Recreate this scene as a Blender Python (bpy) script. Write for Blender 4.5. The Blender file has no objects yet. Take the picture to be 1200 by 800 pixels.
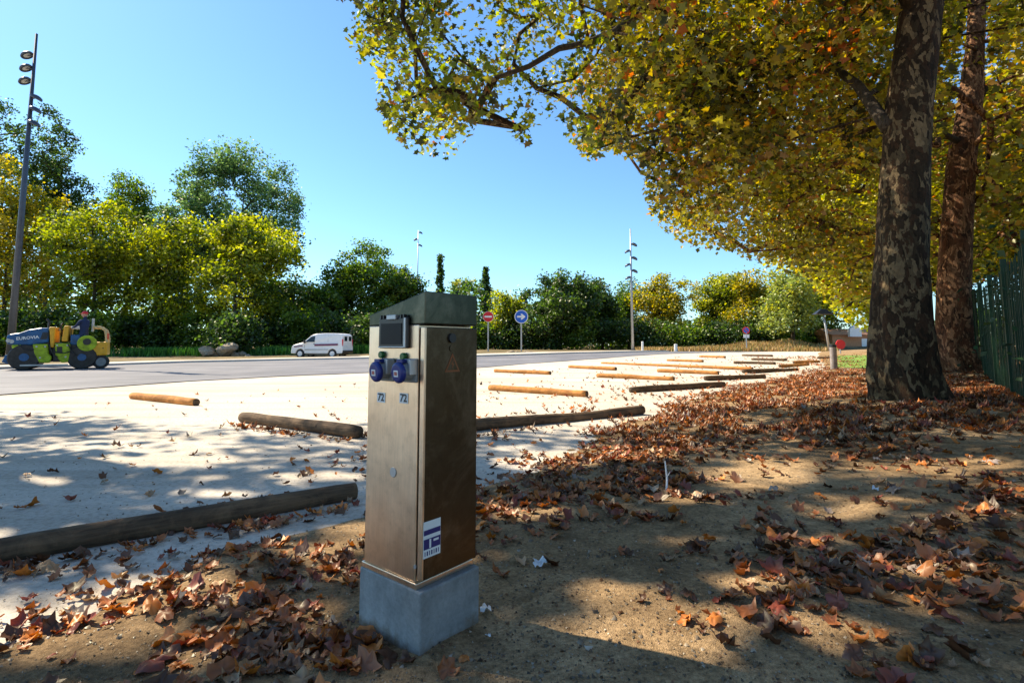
import bpy, bmesh, math, random
import numpy as np
from mathutils import Vector, Matrix, noise
R = math.radians
rng = np.random.default_rng(7)
random.seed(7)
sc = bpy.context.scene
col = sc.collection

# ------------------------------------------------------------------ camera
F, PX, PY, HOR, CAMH = 620.0, 600.0, 349.0, 404.0, 1.05
PITCH = math.atan((HOR - PY) / F)
cd = bpy.data.cameras.new('camera'); cam = bpy.data.objects.new('camera', cd); col.objects.link(cam)
cd.sensor_width = 36; cd.lens = F * 36 / 1200; cd.shift_y = -(400 - PY) / 1200
cd.clip_end = 3000; cd.clip_start = .05
cam.location = (0, 0, CAMH); cam.rotation_euler = (R(90) + PITCH, 0, 0)
sc.camera = cam
FWD = Vector((0, math.cos(PITCH), math.sin(PITCH))); UP = Vector((0, -math.sin(PITCH), math.cos(PITCH)))

# ------------------------------------------------------------------ light
SUN_TO = Vector((-.88, .47, 0)).normalized(); ELEV = R(45)
S = Vector((SUN_TO.x * math.cos(ELEV), SUN_TO.y * math.cos(ELEV), math.sin(ELEV)))
w = bpy.data.worlds.new('World'); sc.world = w; w.use_nodes = True
nt = w.node_tree; bg = nt.nodes['Background']
sky = nt.nodes.new('ShaderNodeTexSky'); sky.sky_type = 'NISHITA'; sky.sun_disc = False
sky.sun_elevation = ELEV; sky.sun_rotation = math.atan2(SUN_TO.x, SUN_TO.y)
sky.air_density = 1.0; sky.dust_density = .25; sky.ozone_density = 1.8; sky.altitude = 0
tn = nt.nodes.new('ShaderNodeMix'); tn.data_type = 'RGBA'; tn.blend_type = 'MULTIPLY'; tn.inputs['Factor'].default_value = 1
tn.inputs['B'].default_value = (.76, 1.04, 1.20, 1)      # the clear, slightly cyan air of the day, the same over the whole sky
nt.links.new(sky.outputs[0], tn.inputs['A']); nt.links.new(tn.outputs['Result'], bg.inputs[0]); bg.inputs[1].default_value = .092
sd = bpy.data.lights.new('sun', 'SUN'); sun = bpy.data.objects.new('sun', sd); col.objects.link(sun)
sd.energy = 5.0; sd.angle = R(.5); sd.color = (1, .87, .67)
sun.rotation_euler = S.to_track_quat('Z', 'Y').to_euler()
sc.view_settings.view_transform = 'Standard'; sc.view_settings.look = 'None'
sc.view_settings.exposure = 1.08; sc.view_settings.gamma = 1
sc.render.engine = 'CYCLES'
sc.cycles.max_bounces = 6; sc.cycles.transparent_max_bounces = 4
sc.cycles.diffuse_bounces = 3; sc.cycles.glossy_bounces = 3; sc.cycles.transmission_bounces = 3

# ------------------------------------------------------------------ terrain and pixel helpers
def sst(a, b, x):
    t = np.clip((np.asarray(x, float) - a) / (b - a), 0, 1); return t * t * (3 - 2 * t)
def lot_z(x, y):
    return .42 * sst(18, 46, y + .8 * x) + 0 * x
def _flat(px, py):
    x, y, z = px - 600, F * math.cos(PITCH) - math.sin(PITCH) * (PY - py), math.cos(PITCH) * (PY - py) + F * math.sin(PITCH)
    t = CAMH / -z; return (x * t, y * t)
EDGE = np.array([(-12, -25), (-2.2, 0.2)] + [_flat(*q) for q in ((0, 748), (120, 692), (210, 655), (330, 617), (430, 590), (520, 566), (600, 547), (660, 520), (740, 490), (830, 459))] + [(11.6, 20.0), (16.5, 29), (24, 42), (60, 100)])
def edge_d(x, y):
    """signed distance to the lot's edge, positive on the bank"""
    x = np.asarray(x, float); y = np.asarray(y, float)
    best = np.full(x.shape, 1e9); sg = np.ones(x.shape)
    for (ax, ay), (bx, by) in zip(EDGE[:-1], EDGE[1:]):
        dx, dy = bx - ax, by - ay; L2 = dx * dx + dy * dy
        t = np.clip(((x - ax) * dx + (y - ay) * dy) / L2, 0, 1)
        qx, qy = x - (ax + t * dx), y - (ay + t * dy)
        d = np.hypot(qx, qy); s = np.sign(dy * (x - ax) - dx * (y - ay))
        m = d < best; best = np.where(m, d, best); sg = np.where(m, s, sg)
    return best * sg
T1 = (5.25, 7.0); T2 = (11.4, 13.4)
def H(x, y):
    d = edge_d(x, y)
    z = lot_z(x, y) + .058 * np.clip(d, 0, 9)
    for (tx, ty), a, s in ((T1, .17, .95), (T2, .15, 1.1)):
        z = z + a * np.exp(-((x - tx) ** 2 + (y - ty) ** 2) / (2 * s * s)) * (d > 0)
    return z
def ray(px, py):
    d = Vector((px - PX, 0, 0)) + FWD * F + UP * (PY - py)
    return d.normalized()
def at(px, py, dz=0.0):
    """the point of the ground seen at a pixel of the 1200 x 800 photograph"""
    d = ray(px, py); o = Vector((0, 0, CAMH)); t = .5; prev = .5
    while t < 900:
        p = o + d * t
        if p.z < float(H(p.x, p.y)) + dz:
            lo, hi = prev, t
            for _ in range(30):
                m = (lo + hi) / 2; q = o + d * m
                if q.z < float(H(q.x, q.y)) + dz: hi = m
                else: lo = m
            return o + d * hi
        prev = t; t *= 1.02
    return o + d * 900
def atY(px, py, Y):
    d = ray(px, py); return Vector((0, 0, CAMH)) + d * (Y / d.y)
def proj(P):
    P = np.asarray(P, float); x = P[..., 0]; y = P[..., 1]; z = P[..., 2] - CAMH
    dep = y * FWD.y + z * FWD.z; u = y * UP.y + z * UP.z
    dep = np.where(dep < .01, .01, dep)
    return PX + F * x / dep, PY - F * u / dep, dep

# ------------------------------------------------------------------ scene helpers
def tag(o, label=None, cat=None, group=None, kind=None):
    for k, v in (('label', label), ('category', cat), ('group', group), ('kind', kind)):
        if v: o[k] = v
    return o
def thing(name, label, cat, loc=(0, 0, 0), rotz=0, group=None):
    o = bpy.data.objects.new(name, None); col.objects.link(o); o.empty_display_size = .2
    o.location = loc; o.rotation_euler = (0, 0, rotz)
    return tag(o, label, cat, group)
def link(name, me, mats=None, parent=None, smooth=False, bevel=0, seg=2, sub=0):
    if mats is not None and not len(me.materials):
        for m in (mats if isinstance(mats, (list, tuple)) else [mats]): me.materials.append(m)
    o = bpy.data.objects.new(name, me); col.objects.link(o)
    if parent: o.parent = parent
    if smooth: me.polygons.foreach_set('use_smooth', [True] * len(me.polygons))
    if sub:
        s = o.modifiers.new('sub', 'SUBSURF'); s.levels = s.render_levels = sub
    if bevel:
        b = o.modifiers.new('bevel', 'BEVEL'); b.width = bevel; b.segments = seg; b.limit_method = 'ANGLE'; b.angle_limit = R(35)
    return o
def copy_tree(o, parent=None):
    c = o.copy(); col.objects.link(c); c.parent = parent
    for ch in list(o.children): copy_tree(ch, c)
    return c
class MB:
    def __init__(s): s.v = []; s.f = []; s.m = []
    def add(s, vs, fs, m=0):
        b = len(s.v); s.v += [tuple(v) for v in vs]; s.f += [tuple(b + i for i in f) for f in fs]; s.m += [m] * len(fs); return s
    def box(s, c, d, rot=None, m=0):
        c = Vector(c); vs = []
        for sx in (-.5, .5):
            for sy in (-.5, .5):
                for sz in (-.5, .5):
                    q = Vector((sx * d[0], sy * d[1], sz * d[2]))
                    if rot is not None: q = rot @ q
                    vs.append(c + q)
        return s.add(vs, [(0, 1, 3, 2), (4, 6, 7, 5), (0, 4, 5, 1), (2, 3, 7, 6), (0, 2, 6, 4), (1, 5, 7, 3)], m)
    def tube(s, path, rad, n=10, cap=True, m=0, mcap=None, jit=0):
        path = [Vector(p) for p in path]; rad = rad if isinstance(rad, (list, tuple)) else [rad] * len(path)
        vs = []; fs = []; up = Vector((.13, .21, .97)).normalized()
        for i, p in enumerate(path):
            t = (path[min(i + 1, len(path) - 1)] - path[max(i - 1, 0)]).normalized()
            a = t.cross(up)
            if a.length < .2: a = t.cross(Vector((1, 0, .1)))
            a.normalize(); b = t.cross(a)
            for k in range(n):
                an = 2 * math.pi * k / n; r = rad[i] * (1 + (random.uniform(-jit, jit) if jit else 0))
                vs.append(p + a * (r * math.cos(an)) + b * (r * math.sin(an)))
        for i in range(len(path) - 1):
            for k in range(n):
                fs.append((i * n + k, i * n + (k + 1) % n, (i + 1) * n + (k + 1) % n, (i + 1) * n + k))
        s.add(vs, fs, m)
        if cap:
            b0 = len(s.v) - len(vs)
            s.f += [tuple(b0 + k for k in range(n)), tuple(b0 + (len(path) - 1) * n + k for k in reversed(range(n)))]
            s.m += [m if mcap is None else mcap] * 2
        return s
    def prism(s, poly, o, ex, ey, ez, h, m=0):
        """polygon in the plane (ex, ey) at o, given depth h along ez"""
        o = Vector(o); ex = Vector(ex); ey = Vector(ey); ez = Vector(ez); n = len(poly)
        vs = [o + ex * a + ey * b for a, b in poly] + [o + ex * a + ey * b + ez * h for a, b in poly]
        fs = [tuple(reversed(range(n))), tuple(range(n, 2 * n))] + [(i, (i + 1) % n, n + (i + 1) % n, n + i) for i in range(n)]
        return s.add(vs, fs, m)
    def mesh(s, name='mesh'):
        me = bpy.data.meshes.new(name); me.from_pydata(s.v, [], s.f)
        me.polygons.foreach_set('material_index', s.m)
        bm = bmesh.new(); bm.from_mesh(me); bmesh.ops.recalc_face_normals(bm, faces=bm.faces); bm.to_mesh(me); bm.free()
        me.update(); return me
    def put(s, name, mats, parent=None, **k): return link(name, s.mesh(name), mats, parent, **k)
def circ(r, n=24, cx=0, cy=0, a0=0): return [(cx + r * math.cos(a0 + 2 * math.pi * i / n), cy + r * math.sin(a0 + 2 * math.pi * i / n)) for i in range(n)]
def text_mesh(txt, size, font_bold=False):
    cu = bpy.data.curves.new('letters', 'FONT'); cu.body = txt; cu.size = size; cu.align_x = 'CENTER'; cu.align_y = 'CENTER'; cu.extrude = .0006
    if font_bold: cu.offset = size * .02
    cu.resolution_u = 2
    o = bpy.data.objects.new('letters', cu); me = bpy.data.meshes.new_from_object(o); bpy.data.objects.remove(o); return me
def raw_mesh(name, V, Fi, per, colr=None, mat=None):
    """V (n,3); Fi (m,per) vertex indices; colr (n,3) point colours"""
    me = bpy.data.meshes.new(name); me.vertices.add(len(V)); me.vertices.foreach_set('co', np.ascontiguousarray(V, dtype=np.float32).ravel())
    m = len(Fi); me.loops.add(m * per); me.loops.foreach_set('vertex_index', np.ascontiguousarray(Fi, dtype=np.int32).ravel())
    me.polygons.add(m); me.polygons.foreach_set('loop_start', np.arange(m, dtype=np.int32) * per)
    me.update(calc_edges=True)
    if colr is not None:
        a = me.color_attributes.new('tint', 'FLOAT_COLOR', 'POINT')
        c = np.ones((len(V), 4), np.float32); c[:, :3] = colr; a.data.foreach_set('color', c.ravel())
    if mat: me.materials.append(mat)
    return me

# ------------------------------------------------------------------ materials
class NT:
    def __init__(s, name):
        s.mat = bpy.data.materials.new(name); s.mat.use_nodes = True; s.t = s.mat.node_tree; s.b = s.t.nodes['Principled BSDF']; s.out = s.t.nodes['Material Output']
    def n(s, ty, **k):
        nd = s.t.nodes.new('ShaderNode' + ty)
        for a, b in k.items(): setattr(nd, a, b)
        return nd
    def l(s, a, b): s.t.links.new(a, b)
    def coord(s, gen='Object'): return s.n('TexCoord').outputs[gen]
    def noise(s, sc_, det=4, rough=.6, vec=None, dist=0):
        nd = s.n('TexNoise'); nd.inputs['Scale'].default_value = sc_; nd.inputs['Detail'].default_value = det; nd.inputs['Roughness'].default_value = rough
        nd.inputs['Distortion'].default_value = dist
        s.l(vec if vec is not None else s.coord(), nd.inputs['Vector']); return nd.outputs['Fac']
    def ramp(s, fac, stops, interp='LINEAR'):
        r = s.n('ValToRGB'); r.color_ramp.interpolation = interp; e = r.color_ramp.elements
        while len(e) < len(stops): e.new(.5)
        for i, (p, c) in enumerate(stops): e[i].position = p; e[i].color = (*(c if isinstance(c, (tuple, list)) else (c, c, c)), 1)
        s.l(fac, r.inputs[0]); return r.outputs[0]
    def mix(s, fac, a, b, mode='MIX'):
        m = s.n('Mix', data_type='RGBA', blend_type=mode)
        for sock, v in ((m.inputs['Factor'], fac), (m.inputs['A'], a), (m.inputs['B'], b)):
            if isinstance(v, (int, float)): sock.default_value = v
            elif isinstance(v, (tuple, list)): sock.default_value = (*v, 1)
            else: s.l(v, sock)
        return m.outputs['Result']
    def bump(s, h, strength=.3, dist=.01, prev=None):
        b = s.n('Bump'); b.inputs['Strength'].default_value = strength; b.inputs['Distance'].default_value = dist
        s.l(h, b.inputs['Height'])
        if prev is not None: s.l(prev, b.inputs['Normal'])
        return b.outputs[0]
    def fin(s, colr=None, rough=.8, metal=0, bump=None, spec=.3):
        if colr is not None:
            if isinstance(colr, (tuple, list)): s.b.inputs['Base Color'].default_value = (*colr, 1)
            else: s.l(colr, s.b.inputs['Base Color'])
        if isinstance(rough, (int, float)): s.b.inputs['Roughness'].default_value = rough
        else: s.l(rough, s.b.inputs['Roughness'])
        s.b.inputs['Metallic'].default_value = metal; s.b.inputs['Specular IOR Level'].default_value = spec
        if bump is not None: s.l(bump, s.b.inputs['Normal'])
        return s.mat
def plain(name, c, rough=.5, metal=0, var=.15, scale=6, spec=.4):
    m = NT(name); k = m.noise(scale, 5)
    c2 = tuple(x * (1 - var) for x in c); c3 = tuple(min(1, x * (1 + var)) for x in c)
    return m.fin(m.ramp(k, [(.3, c2), (.7, c3)]), rough, metal, spec=spec)
def leaf_mat(name, trans=.45, gloss=.05, mode='tint'):
    m = NT(name); a = m.n('Attribute'); a.attribute_name = 'tint'; c = a.outputs['Color']
    d = m.n('BsdfDiffuse'); t = m.n('BsdfTranslucent'); g = m.n('BsdfGlossy'); g.inputs['Roughness'].default_value = .45
    m.l(c, d.inputs[0])
    hs = m.n('HueSaturation'); hs.inputs['Saturation'].default_value = 1.15; hs.inputs['Value'].default_value = 1.5; m.l(c, hs.inputs['Color']); m.l(hs.outputs[0], t.inputs[0])
    g.inputs[0].default_value = (.8, .8, .7, 1)
    m1 = m.n('MixShader'); m1.inputs[0].default_value = trans; m.l(d.outputs[0], m1.inputs[1]); m.l(t.outputs[0], m1.inputs[2])
    m2 = m.n('MixShader'); m2.inputs[0].default_value = gloss; m.l(m1.outputs[0], m2.inputs[1]); m.l(g.outputs[0], m2.inputs[2])
    m.l(m2.outputs[0], m.out.inputs[0]); return m.mat
M = {}
M['crown'] = leaf_mat('crown_leaves', .52)
M['litter'] = leaf_mat('fallen_leaves', .12, .06)
M['grass'] = leaf_mat('grass_blades', .25, .03)
def mk_gravel():
    m = NT('pale_gravel'); co = m.coord('Object')
    a = m.noise(.35, 6, .6, co); b = m.noise(28, 5, .7, co); c = m.noise(160, 3, .7, co)
    base = m.ramp(a, [(.3, (.52, .46, .385)), (.7, (.68, .62, .53))])
    g = m.ramp(b, [(.32, (.55, .52, .48)), (.55, (1, 1, 1))]); x = m.mix(.7, base, g, 'MULTIPLY')
    mp = m.n('Mapping'); mp.inputs['Rotation'].default_value = (0, 0, R(-61)); mp.inputs['Scale'].default_value = (.04, .9, 1); m.l(co, mp.inputs[0]); tk = m.noise(1.6, 5, .6, mp.outputs[0], .2)
    x = m.mix(.55, x, m.ramp(tk, [(.36, (.58, .56, .53)), (.5, (1, 1, 1))]), 'MULTIPLY')
    v = m.n('TexVoronoi'); v.inputs['Scale'].default_value = 55; m.l(co, v.inputs['Vector'])
    sp = m.ramp(v.outputs['Distance'], [(.05, (.5, .47, .43)), (.22, (1, 1, 1))]); x = m.mix(.5, x, sp, 'MULTIPLY')
    h = m.mix(.5, b, c); return m.fin(x, .95, bump=m.bump(h, .5, .012), spec=.1)
def mk_dirt():
    m = NT('dry_dirt'); co = m.coord('Object')
    a = m.noise(.8, 7, .62, co); b = m.noise(9, 6, .7, co); c = m.noise(60, 5, .75, co); d = m.noise(230, 2, .6, co)
    base = m.ramp(a, [(.30, (.15, .10, .054)), (.48, (.36, .245, .135)), (.66, (.56, .395, .23))])
    g = m.ramp(b, [(.33, (.45, .43, .40)), (.6, (1.1, 1.08, 1.05))]); x = m.mix(.75, base, g, 'MULTIPLY')
    s = m.ramp(c, [(.35, (.4, .38, .35)), (.62, (1.2, 1.18, 1.12))]); x = m.mix(.8, x, s, 'MULTIPLY')
    h = m.mix(.4, b, c); h2 = m.mix(.3, h, d); return m.fin(x, .95, bump=m.bump(h2, .9, .03), spec=.1)
def mk_asphalt():
    m = NT('road_asphalt'); co = m.coord('Object'); a = m.noise(.5, 6, .6, co); b = m.noise(60, 4, .7, co)
    mp = m.n('Mapping'); mp.inputs['Rotation'].default_value = (0, 0, R(-62)); mp.inputs['Scale'].default_value = (.05, 1.2, 1); m.l(co, mp.inputs[0])
    st = m.noise(1.0, 4, .6, mp.outputs[0])
    x = m.mix(.6, m.ramp(a, [(.3, (.13, .13, .145)), (.7, (.22, .215, .225))]), m.ramp(b, [(.3, .55), (.6, 1.15)]), 'MULTIPLY')
    x = m.mix(.6, x, m.ramp(st, [(.35, .6), (.65, 1.25)]), 'MULTIPLY')
    return m.fin(x, .75, bump=m.bump(b, .3, .01), spec=.3)
def mk_verge():
    m = NT('dry_verge'); co = m.coord('Object'); a = m.noise(.4, 7, .65, co); b = m.noise(6, 6, .7, co)
    x = m.mix(.7, m.ramp(a, [(.35, (.09, .08, .035)), (.5, (.22, .17, .09)), (.66, (.33, .24, .13))]), m.ramp(b, [(.35, .4), (.6, 1.1)]), 'MULTIPLY')
    return m.fin(x, .95, bump=m.bump(b, .8, .05), spec=.1)
def mk_bark(name, cols, lift=1.0):
    m = NT(name); co = m.coord('Object'); mp = m.n('Mapping'); mp.inputs['Scale'].default_value = (1, 1, .5); m.l(co, mp.inputs[0]); v = mp.outputs[0]
    wn = m.n('TexNoise'); wn.inputs['Scale'].default_value = 5; wn.inputs['Detail'].default_value = 4; m.l(v, wn.inputs['Vector'])
    wv = m.mix(.5, v, wn.outputs['Color'], 'ADD')
    vo = m.n('TexVoronoi'); vo.inputs['Scale'].default_value = 15; m.l(wv, vo.inputs['Vector'])
    sep = m.n('SeparateColor'); m.l(vo.outputs['Color'], sep.inputs[0])
    x = m.ramp(sep.outputs[0], [(0, cols[0]), (.25, cols[1]), (.58, cols[2]), (.72, cols[3]), (.88, cols[4])], 'LINEAR')
    f = m.noise(40, 6, .7, v); g = m.noise(3, 5, .6, v)
    x = m.mix(.7, x, m.ramp(f, [(.3, .45), (.6, 1.15)]), 'MULTIPLY'); x = m.mix(.5, x, m.ramp(g, [(.35, .5), (.65, 1.2)]), 'MULTIPLY')
    ed = m.ramp(vo.outputs['Distance'], [(.0, 1), (.6, 0)])
    h = m.mix(.5, sep.outputs[0], f); return m.fin(x, .9, bump=m.bump(h, .9, .05), spec=.15)
def mk_wood(name, c1, c2):
    m = NT(name); co = m.coord('Object'); mp = m.n('Mapping'); mp.inputs['Scale'].default_value = (1.2, 14, 14); m.l(co, mp.inputs[0])
    a = m.noise(3, 6, .65, mp.outputs[0], .4); b = m.noise(1.3, 5, .6, co)
    x = m.mix(.6, m.ramp(a, [(.3, c1), (.7, c2)]), m.ramp(b, [(.35, .55), (.62, 1.1)]), 'MULTIPLY')
    c = m.noise(5, 6, .7, co, .8); x = m.mix(m.ramp(c, [(.48, 0), (.66, .4)]), x, (c2[0] * 1.7, c2[1] * 1.6, c2[2] * 1.45)); k = m.n('TexVoronoi'); k.inputs['Scale'].default_value = 4.5; m.l(co, k.inputs['Vector'])
    x = m.mix(m.ramp(k.outputs['Distance'], [(.06, .8), (.12, 0)]), x, c1)
    return m.fin(x, .85, bump=m.bump(m.mix(.5, a, c), .8, .02), spec=.2)
def mk_steel(name, c, r0=.28, r1=.45, streak=1.0):
    m = NT(name); co = m.coord('Object'); mp = m.n('Mapping'); mp.inputs['Scale'].default_value = (60, 60, 2.2); m.l(co, mp.inputs[0])
    a = m.noise(4, 5, .6, mp.outputs[0]); b = m.noise(5, 6, .65, co); d = m.noise(26, 5, .7, co)
    x = m.mix(.5, c, m.ramp(b, [(.3, .65), (.7, 1.15)]), 'MULTIPLY'); x = m.mix(.25, x, m.ramp(a, [(.3, .6), (.7, 1.2)]), 'MULTIPLY')
    x = m.mix(.35, x, m.ramp(d, [(.3, .6), (.5, 1.0)]), 'MULTIPLY')
    du = m.noise(3.2, 7, .72, co, .6); x = m.mix(m.ramp(du, [(.5, 0), (.75, .35)]), x, (.40, .33, .25)); r = m.ramp(m.mix(.5, a, b), [(.3, r0), (.7, r1)])
    return m.fin(x, r, 1.0, bump=m.bump(m.mix(.4, a, b), .06, .004))
def mk_concrete():
    m = NT('cast_concrete'); co = m.coord('Object'); a = m.noise(6, 7, .65, co); b = m.noise(70, 4, .7, co)
    v = m.n('TexVoronoi'); v.inputs['Scale'].default_value = 60; m.l(co, v.inputs['Vector'])
    x = m.mix(.5, m.ramp(a, [(.3, (.175, .18, .175)), (.7, (.34, .345, .335))]), m.ramp(b, [(.3, .7), (.6, 1.1)]), 'MULTIPLY')
    x = m.mix(.5, x, m.ramp(v.outputs['Distance'], [(.05, .45), (.14, 1)]), 'MULTIPLY')
    sz = m.n('SeparateXYZ'); m.l(co, sz.inputs[0]); k = m.noise(14, 6, .7, co); ad = m.n('Math', operation='MULTIPLY_ADD'); m.l(k, ad.inputs[0]); ad.inputs[1].default_value = -.16; m.l(sz.outputs['Z'], ad.inputs[2])
    spl = m.ramp(ad.outputs[0], [(.0, 1), (.05, 0)]); x = m.mix(spl, x, (.16, .115, .07))     # soil splashed on the foot
    return m.fin(x, .85, bump=m.bump(m.mix(.5, a, b), .4, .006), spec=.25)
M['gravel'] = mk_gravel(); M['dirt'] = mk_dirt(); M['asphalt'] = mk_asphalt(); M['verge'] = mk_verge(); M['concrete'] = mk_concrete()
M['bark_pale'] = mk_bark('plane_bark', [(.055, .036, .020), (.022, .015, .009), (.24, .17, .09), (.030, .020, .012), (.062, .034, .018)])  # bark tones darkened for the trunk's shade, cream patches left bright
M['bark_rust'] = mk_bark('rusty_plane_bark', [(.15, .075, .038), (.04, .022, .014), (.42, .23, .12), (.07, .036, .02), (.14, .06, .03)])
M['bark_dark'] = mk_bark('dark_bark', [(.07, .055, .04), (.05, .04, .03), (.10, .08, .06), (.06, .05, .03), (.08, .06, .04)])
M['wood_orange'] = mk_wood('orange_log_wood', (.30, .12, .035), (.56, .26, .08))  # orange of the sunlit logs put into the wood colour
M['wood_dark'] = mk_wood('dark_log_wood', (.05, .032, .020), (.17, .11, .065))  # dark of the logs lying in shade put into the wood colour
M['wood_end_shaded'] = mk_wood('shaded_log_end', (.05, .035, .025), (.12, .08, .05))  # log ends painted dark, as if turned away from the sun
M['steel'] = mk_steel('brushed_steel', (.84, .64, .47)); M['steel_shaded'] = mk_steel('shaded_steel', (.085, .062, .038), .3, .5); M['steel_hood_shaded'] = mk_steel('shaded_hood_steel', (.060, .064, .046), .25, .45)  # same steel: shade and reflections put into the door, hood and body colours
M['galv'] = plain('galvanised_metal', (.42, .43, .44), .45, .6); M['mast'] = plain('dark_mast_paint', (.06, .075, .10), .4, .3)
M['black'] = plain('black_plastic', (.018, .018, .02), .35); M['rubber'] = plain('tyre_rubber', (.03, .03, .03), .8)
M['white'] = plain('white_paint', (.80, .80, .79), .3, var=.05); M['grey'] = plain('grey_plastic', (.20, .22, .23), .45)
M['blue'] = plain('blue_plastic', (.008, .018, .14), .35, var=.3); M['redwhite'] = plain('red_mark', (.40, .12, .09), .6)
M['green'] = plain('green_plastic', (.01, .10, .02), .3); M['label'] = plain('label_white', (.72, .74, .74), .5, var=.06)
M['orange'] = plain('orange_print', (.20, .07, .02), .6); M['signred'] = plain('sign_red', (.62, .02, .03), .35, var=.06); M['signblue'] = plain('sign_blue', (.02, .12, .55), .35, var=.06)
M['glass'] = plain('dark_glass', (.02, .03, .035), .08, spec=.8); M['screen'] = plain('dark_screen', (.006, .007, .012), .35, spec=.12); M['maroon'] = plain('maroon_stripe', (.16, .03, .09), .4)
M['machblue'] = plain('machine_blue', (.008, .085, .23), .35, var=.35); M['machyel'] = plain('machine_yellow', (.72, .38, .02), .45, var=.15); M['lime'] = plain('lime_paint', (.30, .42, .01), .5, var=.4)
M['fence'] = plain('fence_green', (.009, .045, .02), .5); M['skin'] = plain('skin', (.45, .26, .18), .6); M['navy'] = plain('navy_cloth', (.02, .035, .09), .9)
M['terra'] = plain('terracotta_wall', (.50, .24, .12), .8); M['red'] = plain('red_paint', (.65, .02, .02), .4); M['lamp_glass'] = plain('lamp_glass', (.5, .5, .48), .2)
M['drum'] = plain('worn_drum_steel', (.035, .033, .032), .5, .3, var=.4); M['rock'] = plain('rubble_stone', (.34, .27, .19), .9, var=.4, scale=8)
M['amber'] = plain('amber_lens', (.6, .08, .03), .3)

# ------------------------------------------------------------------ setting: ground, lot, road
def warp(a, lo, hi, n, c=0):
    t = np.linspace(math.asinh((lo - c) / a), math.asinh((hi - c) / a), n); return c + a * np.sinh(t)
def vnoise(X, Y, s, seed):
    """cheap smooth noise from summed sines with random directions"""
    r = np.random.default_rng(seed); out = np.zeros_like(X)
    for i in range(10):
        an = r.uniform(0, 2 * math.pi); f = s * r.uniform(.6, 1.7); out += np.sin((X * math.cos(an) + Y * math.sin(an)) * f + r.uniform(0, 6.3))
    return out / 4.5
def sheet(name, X, Y, Z, keep, mat):
    ny, nx = X.shape; idx = np.arange(nx * ny).reshape(ny, nx)
    f = np.stack([idx[:-1, :-1], idx[:-1, 1:], idx[1:, 1:], idx[1:, :-1]], -1).reshape(-1, 4)
    if keep is not None:
        k = keep.ravel()[f].all(1); f = f[k]
        used = np.zeros(nx * ny, bool); used[f.ravel()] = True; remap = np.cumsum(used) - 1; f = remap[f]
        V = np.stack([X.ravel(), Y.ravel(), Z.ravel()], -1)[used]
    else: V = np.stack([X.ravel(), Y.ravel(), Z.ravel()], -1)
    me = raw_mesh(name, V, f, 4, None, mat); me.polygons.foreach_set('use_smooth', [True] * len(me.polygons))
    o = bpy.data.objects.new(name, me); col.objects.link(o); return tag(o, kind='structure')
gx = warp(2.2, -700, 700, 620, .5); gy = warp(2.2, -300, 1500, 620, 2.5)
X, Y = np.meshgrid(gx, gy); D = edge_d(X, Y)
fade = 1 / (1 + np.hypot(X, Y - 2) / 14)
BN = (vnoise(X, Y, 2.6, 1) * .016 + vnoise(X, Y, 8, 2) * .010 + vnoise(X, Y, 24, 3) * .006)
def bank_noise(x, y): 
    x = np.asarray(x, float); y = np.asarray(y, float)
    return (vnoise(x, y, 2.6, 1) * .016 + vnoise(x, y, 8, 2) * .010 + vnoise(x, y, 24, 3) * .006) / (1 + np.hypot(x, y - 2) / 14)
Z = H(X, Y) + BN * fade * sst(-.25, .35, D) - .012 * (D < .3) + np.where(D < 0, np.maximum(D * .12, -.05), 0)
sheet('ground', X, Y, Z, None, M['dirt'])
def ground_z(x, y):
    d = edge_d(x, y); z = H(x, y) + bank_noise(x, y) * sst(-.25, .35, d) - .012 * (d < .3) + np.where(d < 0, np.maximum(d * .12, -.05), 0)
    return np.where(d < 0, np.maximum(z, lot_z(x, y) + .004), z)
# the pale gravel lot lies over the ground and runs under the lifting edge of the bank
road_lo = [(-260, 505), (-80, 478), (0, 463), (110, 455), (220, 447), (330, 441), (430, 437), (560, 431), (620, 426), (700, 420.5), (760, 416), (830, 413.2), (900, 412)]
road_hi = [(-260, 440), (-80, 436), (0, 433), (130, 428.5), (220, 425), (330, 422.5), (430, 420.5), (560, 418), (620, 416.3), (700, 413.8), (760, 412.2), (830, 411.2), (900, 410.7)]
rl = [at(*p) for p in road_lo]; rh = [at(*p) for p in road_hi]
def ribbon(name, A, B, dz, mat, na=6, seg=8, kind='structure'):
    V = []; A2 = []; B2 = []
    for L, O in ((A, A2), (B, B2)):
        for p, q in zip(L[:-1], L[1:]):
            for k in range(seg): O.append(p.lerp(q, k / seg))
        O.append(L[-1])
    for a, b in zip(A2, B2):
        for k in range(na + 1):
            p = a.lerp(b, k / na); V.append((p.x, p.y, float(lot_z(p.x, p.y)) + dz))
    idx = np.arange(len(V)).reshape(-1, na + 1)
    f = np.stack([idx[:-1, :-1], idx[:-1, 1:], idx[1:, 1:], idx[1:, :-1]], -1).reshape(-1, 4)
    o = bpy.data.objects.new(name, raw_mesh(name, np.array(V), f, 4, None, mat)); col.objects.link(o); return tag(o, kind=kind)
gx2 = warp(6, -90, 60, 260, 0); gy2 = warp(6, -8, 75, 260, 4); X2, Y2 = np.meshgrid(gx2, gy2)
sheet('gravel_lot', X2, Y2, lot_z(X2, Y2) + .0 + vnoise(X2, Y2, 3, 9) * .003, (edge_d(X2, Y2) < 1.2), M['gravel'])
ribbon('road', rl, rh, .02, M['asphalt'])
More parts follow.
